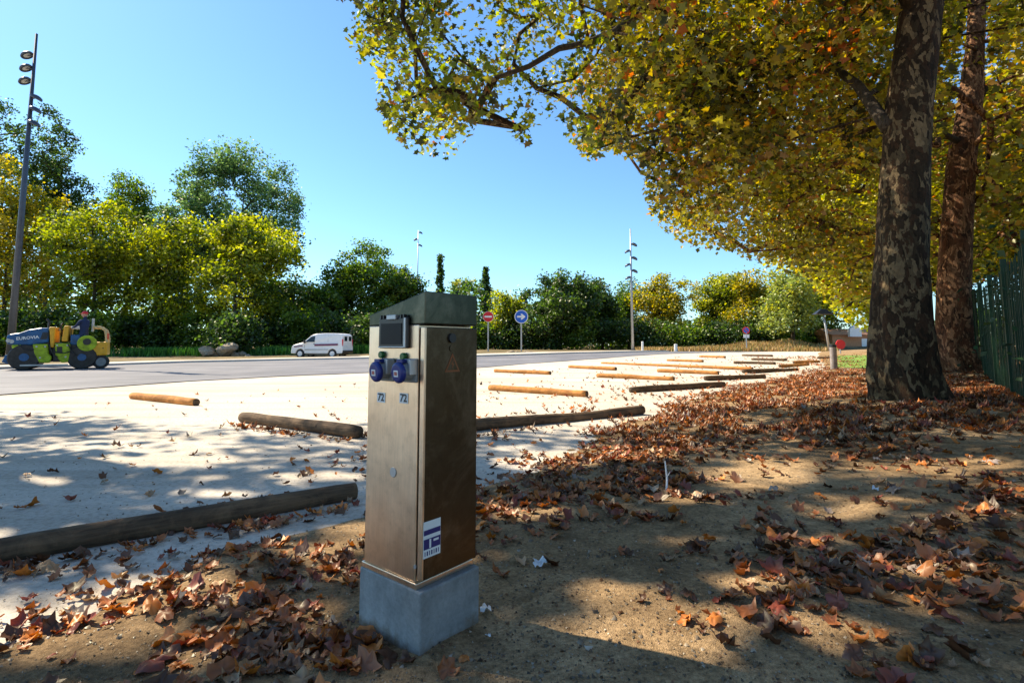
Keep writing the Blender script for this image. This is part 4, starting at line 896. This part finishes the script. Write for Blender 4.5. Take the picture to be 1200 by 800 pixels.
# ------------------------------------------------------------------ road roller with its driver
def roller():
    p = at(64, 433.5); Yd = p.y; sc_ = Yd / F; RZ = R(34); ax = Vector((math.cos(RZ), math.sin(RZ), 0)); nn_ = Vector((-ax.y, ax.x, 0)); p0 = p.copy(); p = p + nn_ * .82; t = thing('road_roller', 'blue and yellow road roller with lime green frame working on the asphalt', 'road roller', (p.x, p.y, .02), RZ)
    # work in local metres: local x from pixel offset, z from pixel height above y=433.5
    def L(px_, py_):
        d = ray(px_, py_); o_ = Vector((0, 0, CAMH)); q = o_ + d * ((p0 - o_).dot(nn_) / d.dot(nn_)); return ((q - p0).dot(ax), q.z - .02)
    def slab(pts, y0, y1, name, mat, par=t, bev=.04):
        mb = MB(); mb.prism([L(*q) for q in pts], (0, y0, 0), (1, 0, 0), (0, 0, 1), (0, 1, 0), y1 - y0); return mb.put(name, mat, par, bevel=bev)
    hood = slab([(7, 403), (7, 394), (10, 391.5), (22, 390), (34, 386), (48, 384), (57, 384), (57, 401), (40, 404), (20, 405)], -.75, .75, 'hood', M['machblue'], bev=.08)
    slab([(7.5, 394), (10.5, 391), (15.5, 391), (15.5, 393.5)], -.55, .55, 'headlamp_cover', M['white'])
    me = text_mesh('EUROVIA', .17, True); o = link('lettering', me, M['white'], hood); x_, z_ = L(32, 395.8); o.matrix_local = Matrix.Translation((x_, -.757, z_)) @ Matrix.Rotation(R(90), 4, 'X') @ Matrix.Rotation(R(7), 4, 'Z')
    slab([(57.5, 383), (65, 383), (63, 407), (59, 407)], -.80, .80, 'upright', M['machyel']); slab([(75, 381.5), (81, 381.5), (79, 400), (72, 400)], -.80, .80, 'upright', M['machyel'])
    slab([(38, 403), (56, 403), (57, 415), (61, 418), (58, 425), (46, 425), (40, 414)], -.84, -.66, 'lime_frame', M['lime']); slab([(64, 402), (82, 402), (82, 414), (80, 424), (72, 425), (65, 416)], -.84, -.66, 'lime_frame', M['lime'])
    slab([(67, 406), (73, 406), (73, 413), (67, 413)], -.86, -.845, 'step_opening', M['black'], bev=0)
    slab([(13, 404), (25, 403.5), (22, 410), (14, 409)], -.80, -.6, 'lime_bracket', M['lime'])
    slab([(20, 404), (58, 400), (60, 424), (30, 424)], -.62, .62, 'chassis', M['black']); slab([(60, 401), (108, 401), (108, 424), (60, 424)], -.64, .64, 'chassis', M['black'])
    slab([(82, 392), (100, 392), (104, 404), (82, 404)], -.72, .72, 'control_console', M['machblue']); slab([(82, 382), (97, 382), (97, 385), (83, 385)], -.6, .6, 'console_top', M['white'], bev=.02)
    slab([(107, 401), (126, 400), (126, 416), (108, 417)], -.78, .78, 'rear_box', M['machyel'], bev=.07)
    mb = MB(); pts = [L(110, 383), L(118, 383.5), L(123, 387), L(124.5, 393), L(125, 401)]
    for y_ in (-.7, .7): mb.tube([(a, y_, b) for a, b in pts], .055, 8)
    mb.box((L(110, 383)[0], 0, L(110, 383)[1]), (.1, 1.4, .1)); mb.put('guard_rail', plain('faded_yellow', (.6, .45, .2), .5), t)
    a, b = L(102, 402); mb = MB(); mb.tube([(a, -.86, b), (a, -.72, b)], .34, 24); mb.put('hub_cover', M['lime'], t, bevel=.02)
    mb = MB(); mb.tube([(a, -.9, b + .06), (a, -.862, b + .06)], .14, 16); mb.put('hub_cap', M['black'], t)
    for cx, nm in ((28, 'front_drum'), (96, 'rear_drum')):
        a, b = L(cx, 418.5); r_ = b + .0; mb = MB(); mb.tube([(a, -.82, r_), (a, -.78, r_), (a, .78, r_), (a, .82, r_)], [r_ * .93, r_, r_, r_ * .93], 40); dr = mb.put(nm, M['drum'], t)
        mb = MB(); mb.tube([(a, -.84, r_), (a, -.822, r_)], r_ * .30, 16); mb.put('hub', M['machblue'], dr)
    a, b = L(118, 424); wheel(t, (a, -.6, b), b, .3, 'grey')
    a, b = L(8, 421); MB().box((a, 0, b), (.25, 1.5, .32), rot=Matrix.Rotation(R(20), 3, 'Y')).put('front_scraper', M['machblue'], t, bevel=.03)
    a, b = L(85, 427); MB().box((a - .9, -.86, b), (1.5, .14, .06)).put('foot_step', M['galv'], t)
    st = slab([(96, 384), (100, 384), (103, 399), (112, 399), (112, 401), (97, 401)], -.25, .25, 'seat', M['black'])
    a, b = L(108.5, 376); MB().tube([(a, -.5, b - .45), (a, -.5, b + .12)], .05, 8).put('beacon', M['lamp_glass'], t); a, b = L(126.5, 394); MB().box((a, -.7, b), (.08, .1, .25)).put('tail_lamp', M['amber'], t)
    mb = MB()
    for k in range(6): a0, b0 = L(49 + k * 1.3, 390); mb.box((a0, -.756, b0 - .12), (.025, .014, .30), rot=Matrix.Rotation(R(12), 3, 'Y'))
    mb.put('vent_slats', M['black'], hood)
    a0, b0 = L(52, 384); mb = MB(); mb.tube([(a0, .3, b0 - .05), (a0, .3, b0 + .28), (a0 - .09, .3, b0 + .42)], [.045, .045, .04], 10); mb.put('exhaust_pipe', M['black'], t)
    a0, b0 = L(69, 386); mb = MB(); mb.tube([(a0 + .12, -.2, b0 - .5), (a0 + .02, -.2, b0), (a0 - .02, -.2, b0 + .12)], .03, 8); mb.put('steering_column', M['black'], t)
    mb = MB(); cs = [(a0 - .02 + .05 * math.cos(q * .524), -.2 + .19 * math.sin(q * .524), b0 + .13 + .18 * math.cos(q * .524)) for q in range(13)]; mb.tube(cs, .016, 6, cap=False); mb.put('steering_wheel', M['black'], t)
    for k, (u0, v0, u1, v1) in enumerate(((58, 404, 68, 418), (59, 409, 84, 411), (80, 403, 92, 416), (22, 404, 40, 409))):
        c0, e0 = L(u0, v0); c1, e1 = L(u1, v1); MB().tube([(c0, -.87, e0), ((c0 * 2 + c1) / 3, -.93, (e0 * 2 + e1) / 3 - .12), ((c0 + c1 * 2) / 3, -.93, (e0 + e1 * 2) / 3 - .12), (c1, -.87, e1)], .022, 7).put('hose', M['rubber'], t)
    for (u0, v0) in ((43, 406), (53, 406), (47, 419), (67, 404.5), (79, 404.5), (77, 418)):
        c0, e0 = L(u0, v0); MB().tube([(c0, -.862, e0), (c0, -.838, e0)], .035, 8).put('bolt', M['galv'], t)
    for (u0, v0) in ((9.5, 399), (13.5, 400)):
        c0, e0 = L(u0, v0); MB().tube([(c0, -.80, e0), (c0, -.74, e0)], .075, 14).put('headlight', M['lamp_glass'], hood)
    c0, e0 = L(116, 408); MB().box((c0, -.785, e0), (.42, .016, .30)).put('box_door', M['machyel'], t, bevel=.01); MB().box((c0 + .14, -.80, e0), (.06, .02, .03)).put('door_latch', M['black'], t)
    # driver, seated on the machine
    sx, sz = L(103, 396); base = Vector(t.location) + Vector((sx, 0, sz)); dr = thing('person', 'driver in navy work clothes and red cap standing at the controls of the road roller', 'person', base)
    J = {'pel': (0, 0, .12), 'ch': (.02, 0, .62), 'nk': (.02, 0, .80), 'hd': (0, 0, .98), 'sl': (.0, -.20, .76), 'sr': (0, .20, .76), 'el': (-.12, -.27, .52), 'er': (-.12, .27, .52), 'wl': (-.38, -.2, .42), 'wr': (-.38, .2, .42),
         'hl': (-.02, -.11, .06), 'hr': (-.02, .11, .06), 'kl': (-.16, -.12, -.38), 'kr': (-.10, .12, -.38), 'al': (-.06, -.12, -.80), 'ar': (.0, .12, -.80), 'fl': (-.22, -.12, -.84), 'fr': (-.16, .12, -.84)}
    rd = {'pel': .15, 'ch': .16, 'nk': .06, 'hd': .06, 'sl': .075, 'sr': .075, 'el': .05, 'er': .05, 'wl': .035, 'wr': .035, 'hl': .10, 'hr': .10, 'kl': .07, 'kr': .07, 'al': .05, 'ar': .05, 'fl': .04, 'fr': .04}
    ed = [('pel', 'ch'), ('ch', 'nk'), ('nk', 'hd'), ('ch', 'sl'), ('ch', 'sr'), ('sl', 'el'), ('sr', 'er'), ('el', 'wl'), ('er', 'wr'), ('pel', 'hl'), ('pel', 'hr'), ('hl', 'kl'), ('hr', 'kr'), ('kl', 'al'), ('kr', 'ar'), ('al', 'fl'), ('ar', 'fr')]
    ks = list(J); me = bpy.data.meshes.new('body'); me.from_pydata([J[k] for k in ks], [(ks.index(a_), ks.index(b_)) for a_, b_ in ed], []); o = link('body', me, M['navy'], dr)
    o.modifiers.new('skin', 'SKIN')
    if not len(me.skin_vertices): me.skin_vertices.new() if hasattr(me.skin_vertices, 'new') else None
    for i, k in enumerate(ks): me.skin_vertices[0].data[i].radius = (rd[k], rd[k])
    me.skin_vertices[0].data[0].use_root = True; s = o.modifiers.new('sub', 'SUBSURF'); s.levels = s.render_levels = 2
    bm = bmesh.new(); bmesh.ops.create_uvsphere(bm, u_segments=20, v_segments=14, radius=.105)
    for v in bm.verts:
        v.co.z *= 1.2; v.co.y *= .86
        if v.co.z < 0: v.co.x = v.co.x * .92 - .008
        if v.co.x < -.08 and abs(v.co.y) < .03 and abs(v.co.z + .01) < .04: v.co.x -= .022
    me = bpy.data.meshes.new('head'); bm.to_mesh(me); bm.free(); hh = link('head', me, M['skin'], dr, smooth=True); hh.location = (-.01, 0, 1.02)
    mb = MB(); prof = [(.0, .112), (.04, .112), (.09, .088), (.125, .04)]
    for (z1, r1), (z2, r2) in zip(prof[:-1], prof[1:]): mb.tube([(0, 0, 1.05 + z1), (0, 0, 1.05 + z2)], [r1, r2], 20, cap=(z2 > .12))
    mb.prism([(-.24, 0), (-.20, -.07), (-.08, -.10), (-.08, .10), (-.20, .07)], (0, 0, 1.055), (1, 0, 0), (0, 1, 0), (0, 0, 1), .012); mb.put('cap', M['red'], dr)
    for s_ in (-1, 1):
        mb = MB(); w_ = Vector((-.40, s_ * .2, .415)); mb.box(w_ + Vector((-.03, 0, 0)), (.08, .075, .028))
        for q in range(4): mb.tube([w_ + Vector((-.06, (q - 1.5) * .018, 0)), w_ + Vector((-.10 - .006 * (q in (1, 2)), (q - 1.5) * .02, -.005)), w_ + Vector((-.115, (q - 1.5) * .02, -.03))], [.009, .008, .007], 6)
        mb.tube([w_ + Vector((-.01, -s_ * .035, 0)), w_ + Vector((-.05, -s_ * .06, -.01))], [.010, .008], 6); mb.put('hand', M['skin'], dr, bevel=.006)
roller()

# ------------------------------------------------------------------ picket fence
def fence():
    A = Vector((4.9, 4.6, 0)); B = Vector((21.0, 25.2, 0)); d = (B - A); Ln = d.length; d.normalize()
    A.z = float(H(A.x, A.y)); t = thing('picket_fence', 'tall green picket fence running along the top of the bank behind the trunks', 'fence', A)
    def base(s): q = A + d * s; return Vector((q.x, q.y, float(H(q.x, q.y)) - .05)) - A
    rz = math.atan2(d.y, d.x); s = 0; pm = MB().box((0, 0, 1.08), (.075, .075, 2.2)).mesh('post'); pm.materials.append(M['fence'])
    while s < Ln: o = bpy.data.objects.new('post', pm); col.objects.link(o); o.parent = t; o.location = base(s); o.rotation_euler = (0, 0, rz); s += 2.4
    km = MB().box((0, 0, 1.06), (.022, .012, 1.95)).mesh('pale'); km.materials.append(M['fence']); n = 0; s = .06
    while s < Ln and n < 300:
        o = bpy.data.objects.new('pale', km); col.objects.link(o); o.parent = t; o.location = base(s) + Vector((0, 0, random.uniform(-.01, .01))); o.rotation_euler = (random.gauss(0, .008), random.gauss(0, .008), rz); s += .105; n += 1
    for h in (.35, 1.15, 1.85):
        mb = MB(); s = 0
        while s < Ln - 2.4: mb.tube([base(s) + Vector((.03, -.02, h)), base(s + 2.4) + Vector((.03, -.02, h))], .02, 6); s += 2.4
        mb.put('rail', M['fence'], t)
fence()
# shrubs behind the fence
for i, (x, y, hh) in enumerate(((9.6, 7.2, 2.6), (12.3, 10.6, 2.8), (15.4, 14.2, 2.6), (18.6, 18.0, 2.8), (7.6, 4.4, 2.6))):
    z0 = float(H(x, y)); P, sz, cols, C, r2 = far_crown_mesh(300 + i, 7000, [((0, 0, hh * .5), (1.7, 1.7, hh * .55), 60)], .11, [(.02, .06, .025), (.03, .08, .03), (.015, .04, .02)], upb=.2)
    P[:, 2] = np.abs(P[:, 2]); t = thing('shrub', 'dense dark green shrub growing against the back of the picket fence', 'shrub', (x, y, z0), 0, 'shrubs behind the picket fence')
    o = bpy.data.objects.new('crown', leaf_cloud('crown', P, sz, cols, SIMPLE, M['crown'], .3, r=r2)); col.objects.link(o); o.parent = t; o['kind'] = 'stuff'
    MB().tube([(0, 0, 0), (.05, 0, hh * .7)], [.06, .02], 6).put('stem', M['bark_dark'], t)

# ------------------------------------------------------------------ rubble by the road
def rock_mesh(seed, s=1.0):
    bm = bmesh.new(); bmesh.ops.create_icosphere(bm, subdivisions=2, radius=.5 * s); 
    for v in bm.verts: v.co *= 1 + .45 * noise.noise(v.co * 2.2 + Vector((seed * 7, 0, 0))); v.co.z *= .75
    me = bpy.data.meshes.new('rock'); bm.to_mesh(me); bm.free(); me.materials.append(M['rock']); return me
rms = [rock_mesh(i) for i in range(6)]
RK = [(243, 414, 1.15, 'tan boulder at the end of the rubble heap beside the green weeds'), (251, 417, .9, 'pale boulder in the middle of the rubble heap'), (258, 411, .75, 'pinkish stone resting between the two boulders'),
      (266, 412, 1.35, 'dark topped boulder, biggest of the rubble heap'), (275, 416, .6, 'small flat stone at the foot of the biggest boulder'), (283, 416, .7, 'pale flat stone toward the white van'), (291, 418, .5, 'last little stone of the rubble before the van')]
for i, (px_, py_, s_, lab) in enumerate(RK):
    p = atY(px_, py_ + 1, 42 + (i % 3) * .4); o = bpy.data.objects.new('rock', rms[i % 6]); col.objects.link(o); o.location = (p.x, p.y, p.z + .2 * s_); o.scale = (s_ * 1.1, s_, s_); o.rotation_euler = (0, 0, i * 1.3); tag(o, lab, 'rock', 'rubble heap by the road')
for i, (px_, s_) in enumerate(((596, .35), (601, .5), (606, .4), (617, .5), (623, .35))):
    p = atY(px_, 414, 41.5); o = bpy.data.objects.new('clod', rms[(i + 2) % 6]); col.objects.link(o); o.location = (p.x, p.y, p.z + .05); o.scale = (s_ * 1.3, s_, s_); tag(o, 'brown clod of earth dumped at the foot of the blue arrow sign', 'clod', 'clods under the arrow sign')
M['dry'] = M['grass']

# ------------------------------------------------------------------ fallen leaves
LC = {'rust': (.30, .10, .035), 'orange': (.52, .17, .035), 'brown': (.10, .04, .02), 'tan': (.36, .22, .12), 'red': (.22, .05, .03), 'grey': (.28, .22, .18)}
LW = [.31, .15, .33, .09, .10, .02]
BLOBS = [ # px, py, sx, sy, weight   litter density over the picture's ground
 (60, 778, 190, 30, 2.4), (250, 722, 120, 34, 2.2), (370, 655, 70, 22, 1.6), (30, 790, 150, 30, 1.2), (440, 765, 60, 25, 1.8), (330, 740, 60, 40, .6),
 (740, 545, 110, 40, 1.3), (860, 500, 110, 26, 1.0), (960, 470, 90, 18, 1.1), (940, 445, 60, 10, 1.5), (690, 590, 90, 22, 1.3), (650, 560, 50, 26, .8), (1040, 520, 120, 26, .5),
 (900, 660, 70, 34, 1.8), (1060, 720, 110, 40, 2.2), (1150, 765, 100, 40, 2.4), (960, 730, 70, 50, .8), (1180, 590, 45, 20, 1.2), (1150, 480, 60, 20, 1.4), (840, 600, 40, 18, .8), (1120, 640, 70, 20, .7), (1130, 450, 60, 12, 1.5)]
def density(px, py, d):
    v = np.zeros(px.shape)
    for bx, by, sx, sy, wt in BLOBS: v = v + wt * np.exp(-((px - bx) ** 2 / (2 * sx * sx) + (py - by) ** 2 / (2 * sy * sy)))
    v = v * sst(-.22, .12, d) + .05 * (d > 0) + .16 * (d <= 0) * np.exp(d / 1.6) * 1.0 + .006 * (d <= 0)
    v = v * (d > -9)
    return v
def curled(seed, hi=True):
    r_ = np.random.default_rng(seed); V = [(0, 0, 0)]; n = len(SL); rr_ = [math.hypot(*p) for p in SL]; torn = r_.uniform(.7, 1.1, n); wide = r_.uniform(.75, 1.15)
    OUT = [(x / q * (.22 + .62 * q) * t_ * wide, y / q * (.22 + .62 * q) * t_) for (x, y), q, t_ in zip(SL, rr_, torn)]; ringA = [(x * .55, y * .55) for x, y in OUT]
    V += [(x, y, 0) for x, y in ringA] + [(x, y, 0) for x, y in OUT]; V = np.array(V, float)
    Fs = [(0, 1 + i, 1 + (i + 1) % n) for i in range(n)]
    for i in range(n): a, b = 1 + i, 1 + (i + 1) % n; Fs += [(a, n + a, n + b), (a, n + b, b)]
    ax = r_.uniform(0, 6.28); c, s = math.cos(ax), math.sin(ax); u = V[:, 0] * c + V[:, 1] * s; v_ = -V[:, 0] * s + V[:, 1] * c
    k = r_.uniform(1.2, 3.6); sg = 1 if r_.random() < .75 else -1; U = np.sin(u * k) / k; Zz = sg * (1 - np.cos(u * k)) / k; Zz += .22 * np.sin(v_ * 5 + r_.uniform(0, 6)) * np.hypot(u, v_) + r_.normal(0, .06, len(V))
    V = np.stack([U * c - v_ * s, U * s + v_ * c, Zz], -1); V[:, 2] -= V[:, 2].min(); 
    stem = [(0, -.28, .05), (.02, -.60, .10), (-.01, -.60, .10)]; b = len(V); V = np.concatenate([V, np.array(stem)]); Fs.append((b, b + 1, b + 2)); return V, np.array(Fs)
CUR = [curled(i) for i in range(12)]
def litter():
    r_ = np.random.default_rng(21); n = 420000; rad = 1.2 * np.exp(r_.uniform(0, math.log(34 / 1.2), n)); an = R(90) + r_.uniform(R(-50), R(50), n); x = rad * np.cos(an); y = rad * np.sin(an)
    d = edge_d(x, y); px_, py_, _ = proj(np.stack([x, y, H(x, y)], -1)); dn = density(px_, py_, d)
    # area weighting: log-uniform radius gives density ~1/r^2, so far areas need more
    clump = np.clip(.95 + 1.15 * vnoise(x, y, 3.1, 41) + .9 * vnoise(x, y, 9, 42), .04, 3); per = np.clip(dn * clump * (rad ** 2) / 420, 0, 1); ok = r_.random(n) < per; x, y, d, rad = x[ok], y[ok], d[ok], rad[ok]
    # leaves caught along the long near log
    A = at(-170, 690); B = at(416, 586); m = 130; k = r_.random(m); nx, ny = (B - A).y, -(B - A).x; L = math.hypot(nx, ny); o_ = .10 + np.abs(r_.normal(0, .10, m))
    x = np.concatenate([x, A.x + (B.x - A.x) * k + nx / L * o_]); y = np.concatenate([y, A.y + (B.y - A.y) * k + ny / L * o_])
    A = at(470, 515); B = at(753, 487); m = 60; k = r_.random(m); nx, ny = (B - A).y, -(B - A).x; L = math.hypot(nx, ny); o_ = .10 + np.abs(r_.normal(0, .15, m))
    x = np.concatenate([x, A.x + (B.x - A.x) * k + nx / L * o_]); y = np.concatenate([y, A.y + (B.y - A.y) * k + ny / L * o_])
    A = at(284, 496); B = at(421, 515); m = 70; k = r_.random(m); nx, ny = (B - A).y, -(B - A).x; L = math.hypot(nx, ny); o_ = -.03 + np.abs(r_.normal(0, .09, m)) * -1 * np.sign(1)
    for sg_ in (1, -1): x = np.concatenate([x, A.x + (B.x - A.x) * k + sg_ * nx / L * (.09 + np.abs(o_))]); y = np.concatenate([y, A.y + (B.y - A.y) * k + sg_ * ny / L * (.09 + np.abs(o_))])
    # none inside the post or the trunk
    c = at(492, 770); ca, sa = math.cos(-R(50.6)), math.sin(-R(50.6)); u = (x - c.x) * ca - (y - c.y) * sa; v_ = (x - c.x) * sa + (y - c.y) * ca
    ok = ~((u > -.03) & (u < .32) & (v_ > -.03) & (v_ < .38)) & (np.hypot(x - T1[0], y - T1[1]) > .5) & (np.hypot(x - T2[0], y - T2[1]) > .55); x, y = x[ok], y[ok]
    z = ground_z(x, y); n = len(x); size = .028 + .062 * r_.random(n) ** 1.2; names = list(LC); ci = r_.choice(len(names), n, p=LW); rad = np.hypot(x, y)
    near = np.argsort(rad)[:300]; isn = np.zeros(n, bool); isn[near] = True; print('litter', n)
    meshes = {}
    for q in range(12):
        for k_, c_ in LC.items():
            V, Fs = CUR[q]; cc = np.repeat(np.array(c_)[None], len(V), 0) * (1 + .25 * np.sin(np.arange(len(V)) * 2.1 + q))[:, None]; meshes[q, k_] = raw_mesh('fallen_leaf', V, Fs, 3, cc, M['litter'])
    LM = [((418, 745), 'against the gravel side of the concrete block'), ((495, 790), 'at the front foot of the concrete block'), ((585, 745), 'near the white scrap by the concrete block'), ((640, 668), 'near the torn pale scrap on the dirt'),
          ((300, 655), 'between the long log and the concrete block'), ((60, 715), 'on the gravel strip below the long log'), ((60, 785), 'in the heap at the end of the gravel strip'), ((240, 760), 'in the big heap before the gravel strip'), ((350, 720), 'in the heap next to the concrete block'),
          ((640, 785), 'in the long shadow of the charging post'), ((780, 775), 'on the sunny bare dirt past the post shadow'), ((760, 690), 'on the bare dirt behind the sunny patch'), ((900, 660), 'in the thin drift before the mottled trunk'), ((1060, 715), 'in the large drift before the mottled trunk'),
          ((1160, 780), 'in the drift at the outer corner of the bank'), ((960, 785), 'at the near tip of the large drift'), ((1160, 660), 'on the bank below the picket fence')]
    LMW = [(at(*a), b) for a, b in LM]
    zone = lambda a, b: min(LMW, key=lambda q: (q[0].x - a) ** 2 + (q[0].y - b) ** 2)[1]
    word = {'rust': 'curled rust brown', 'orange': 'curled bright orange', 'brown': 'shrivelled dark brown', 'tan': 'dry pale tan', 'red': 'dry dark red', 'grey': 'bleached grey'}
    for i in near:
        k_ = names[ci[i]]; o = bpy.data.objects.new('fallen_leaf', meshes[int(r_.integers(12)), k_]); col.objects.link(o); sgn = float(size[i]) * 1.1
        o.location = (x[i], y[i], z[i] + .002); o.scale = (sgn, sgn, sgn); o.rotation_euler = (r_.normal(0, .3), r_.normal(0, .3), r_.uniform(0, 6.28))
        tag(o, word[k_] + ' plane leaf ' + zone(x[i], y[i]), 'leaf', word[k_] + ' leaves ' + zone(x[i], y[i]))
    idx = np.where(~isn)[0]; parts = []
    V_all, F_all, C_all, off_ = [], [], [], 0; pal = np.array([LC[k_] for k_ in names]); var = r_.integers(0, 12, len(idx))
    LOWT = [leaf_template(.9, .35, 90 + k_) for k_ in range(4)]
    for q, lo in [(a_, b_) for a_ in range(12) for b_ in (False, True)]:
        s_ = idx[var == q]; far_ = np.hypot(x[s_], y[s_]) > 6; s_ = s_[far_] if lo else s_[~far_]; m = len(s_); TV, TF = (LOWT[q % 4] if lo else CUR[q])
        a = r_.uniform(0, 6.28, m); Rz = np.zeros((m, 3, 3)); Rz[:, 0, 0] = np.cos(a); Rz[:, 1, 0] = np.sin(a); Rz[:, 0, 1] = -np.sin(a); Rz[:, 1, 1] = np.cos(a); Rz[:, 2, 2] = 1; Rz[:, 2, 0] = r_.normal(0, .35, m); Rz[:, 2, 1] = r_.normal(0, .35, m)
        V = np.einsum('nij,kj->nki', Rz, TV) * size[s_][:, None, None] + np.stack([x[s_], y[s_], z[s_] + .004], -1)[:, None, :]
        C = np.repeat(pal[ci[s_]] * (1 + r_.normal(0, .22, (m, 1))), len(TV), 0); V_all.append(V.reshape(-1, 3)); F_all.append((TF[None] + (np.arange(m) * len(TV))[:, None, None]).reshape(-1, 3) + off_); C_all.append(np.clip(C, .004, 1)); off_ += m * len(TV)
    o = bpy.data.objects.new('leaf_litter', raw_mesh('leaf_litter', np.concatenate(V_all), np.concatenate(F_all), 3, np.concatenate(C_all), M['litter'])); col.objects.link(o)
    tag(o, 'brown and orange leaf litter spread over the bank and gravel', 'leaf litter', kind='stuff')
litter()
# crumbs, chips and pebbles on the dirt
def crumbs():
    r_ = np.random.default_rng(33); n = 26000; rad = 1.2 * np.exp(r_.uniform(0, math.log(12 / 1.2), n)); an = R(90) + r_.uniform(R(-48), R(48), n); x = rad * np.cos(an); y = rad * np.sin(an); d = edge_d(x, y); ok = (d > -.1) | (r_.random(n) < .25)
    x, y, d = x[ok], y[ok], d[ok]; n = len(x); T = (np.array([(1, 0, 0), (-.5, .87, 0), (-.5, -.87, 0), (0, 0, .8)]), np.array([(0, 1, 3), (1, 2, 3), (2, 0, 3)])); Rm = rand_rot(n, 1.5, r_)
    s = r_.gamma(2, .0016, n) + .0012; pal = [(.20, .15, .10), (.10, .07, .045), (.30, .24, .17), (.16, .08, .04), (.06, .045, .03), (.36, .30, .23)]
    me = leaf_cloud('pebbles', np.stack([x, y, ground_z(x, y) + .001], -1), s, pick(pal, n, r_, .2, [.28, .24, .13, .15, .14, .06]), T, M['litter'], Rm=Rm); o = bpy.data.objects.new('pebbles', me); col.objects.link(o); tag(o, 'small pebbles and crumbs of soil scattered over the dirt', 'pebbles', kind='stuff')
crumbs()
# white paper scraps and a dry stalk
def scrap(px_, py_, s_, lab, nm='paper_scrap', cat='litter scrap', mat=None):
    p = at(px_, py_); rr = np.random.default_rng(int(px_)); n = 6; V = []
    for i in range(n + 1):
        for j in range(n + 1): V.append(((i / n - .5) * s_, (j / n - .5) * s_ * .7, s_ * .35 * noise.noise(Vector((i * .6, j * .6, px_))) + .2 * s_ * abs(i / n - .4)))
    mb = MB(); mb.add(V, [(i * (n + 1) + j, i * (n + 1) + j + 1, (i + 1) * (n + 1) + j + 1, (i + 1) * (n + 1) + j) for i in range(n) for j in range(n) if not (i + j in (0, 11) or (i == 0 and j > 3))]); o = mb.put(nm, mat or M['label'], None, smooth=True); o.location = (p.x, p.y, float(ground_z(p.x, p.y)) + .015); o.rotation_euler = (.2, -.1, rr.uniform(0, 6)); tag(o, lab, cat)
scrap(569, 716, .055, 'crumpled white paper scrap leaning against the concrete block'); scrap(632, 660, .06, 'torn pale scrap on the dirt, past the concrete block'); scrap(572, 745, .02, 'tiny white chip near the foot of the concrete block'); scrap(1026, 575, .05, 'small white scrap on the bank below the mottled trunk'); scrap(764, 578, .09, 'pale stone coloured scrap beside the dry stalk', mat=M['rock'])
p = at(781, 578); t = thing('dry_stalk', 'thin pale dry stalk standing up from the leaf litter', 'stalk', (p.x, p.y, float(ground_z(p.x, p.y)))); MB().tube([(0, 0, -.02), (.006, 0, .09), (-.004, 0, .20)], [.008, .006, .004], 7).put('stem', M['label'], t); MB().tube([(0, 0, .09), (.03, .01, .13)], [.003, .002], 5).put('twig', M['label'], t)
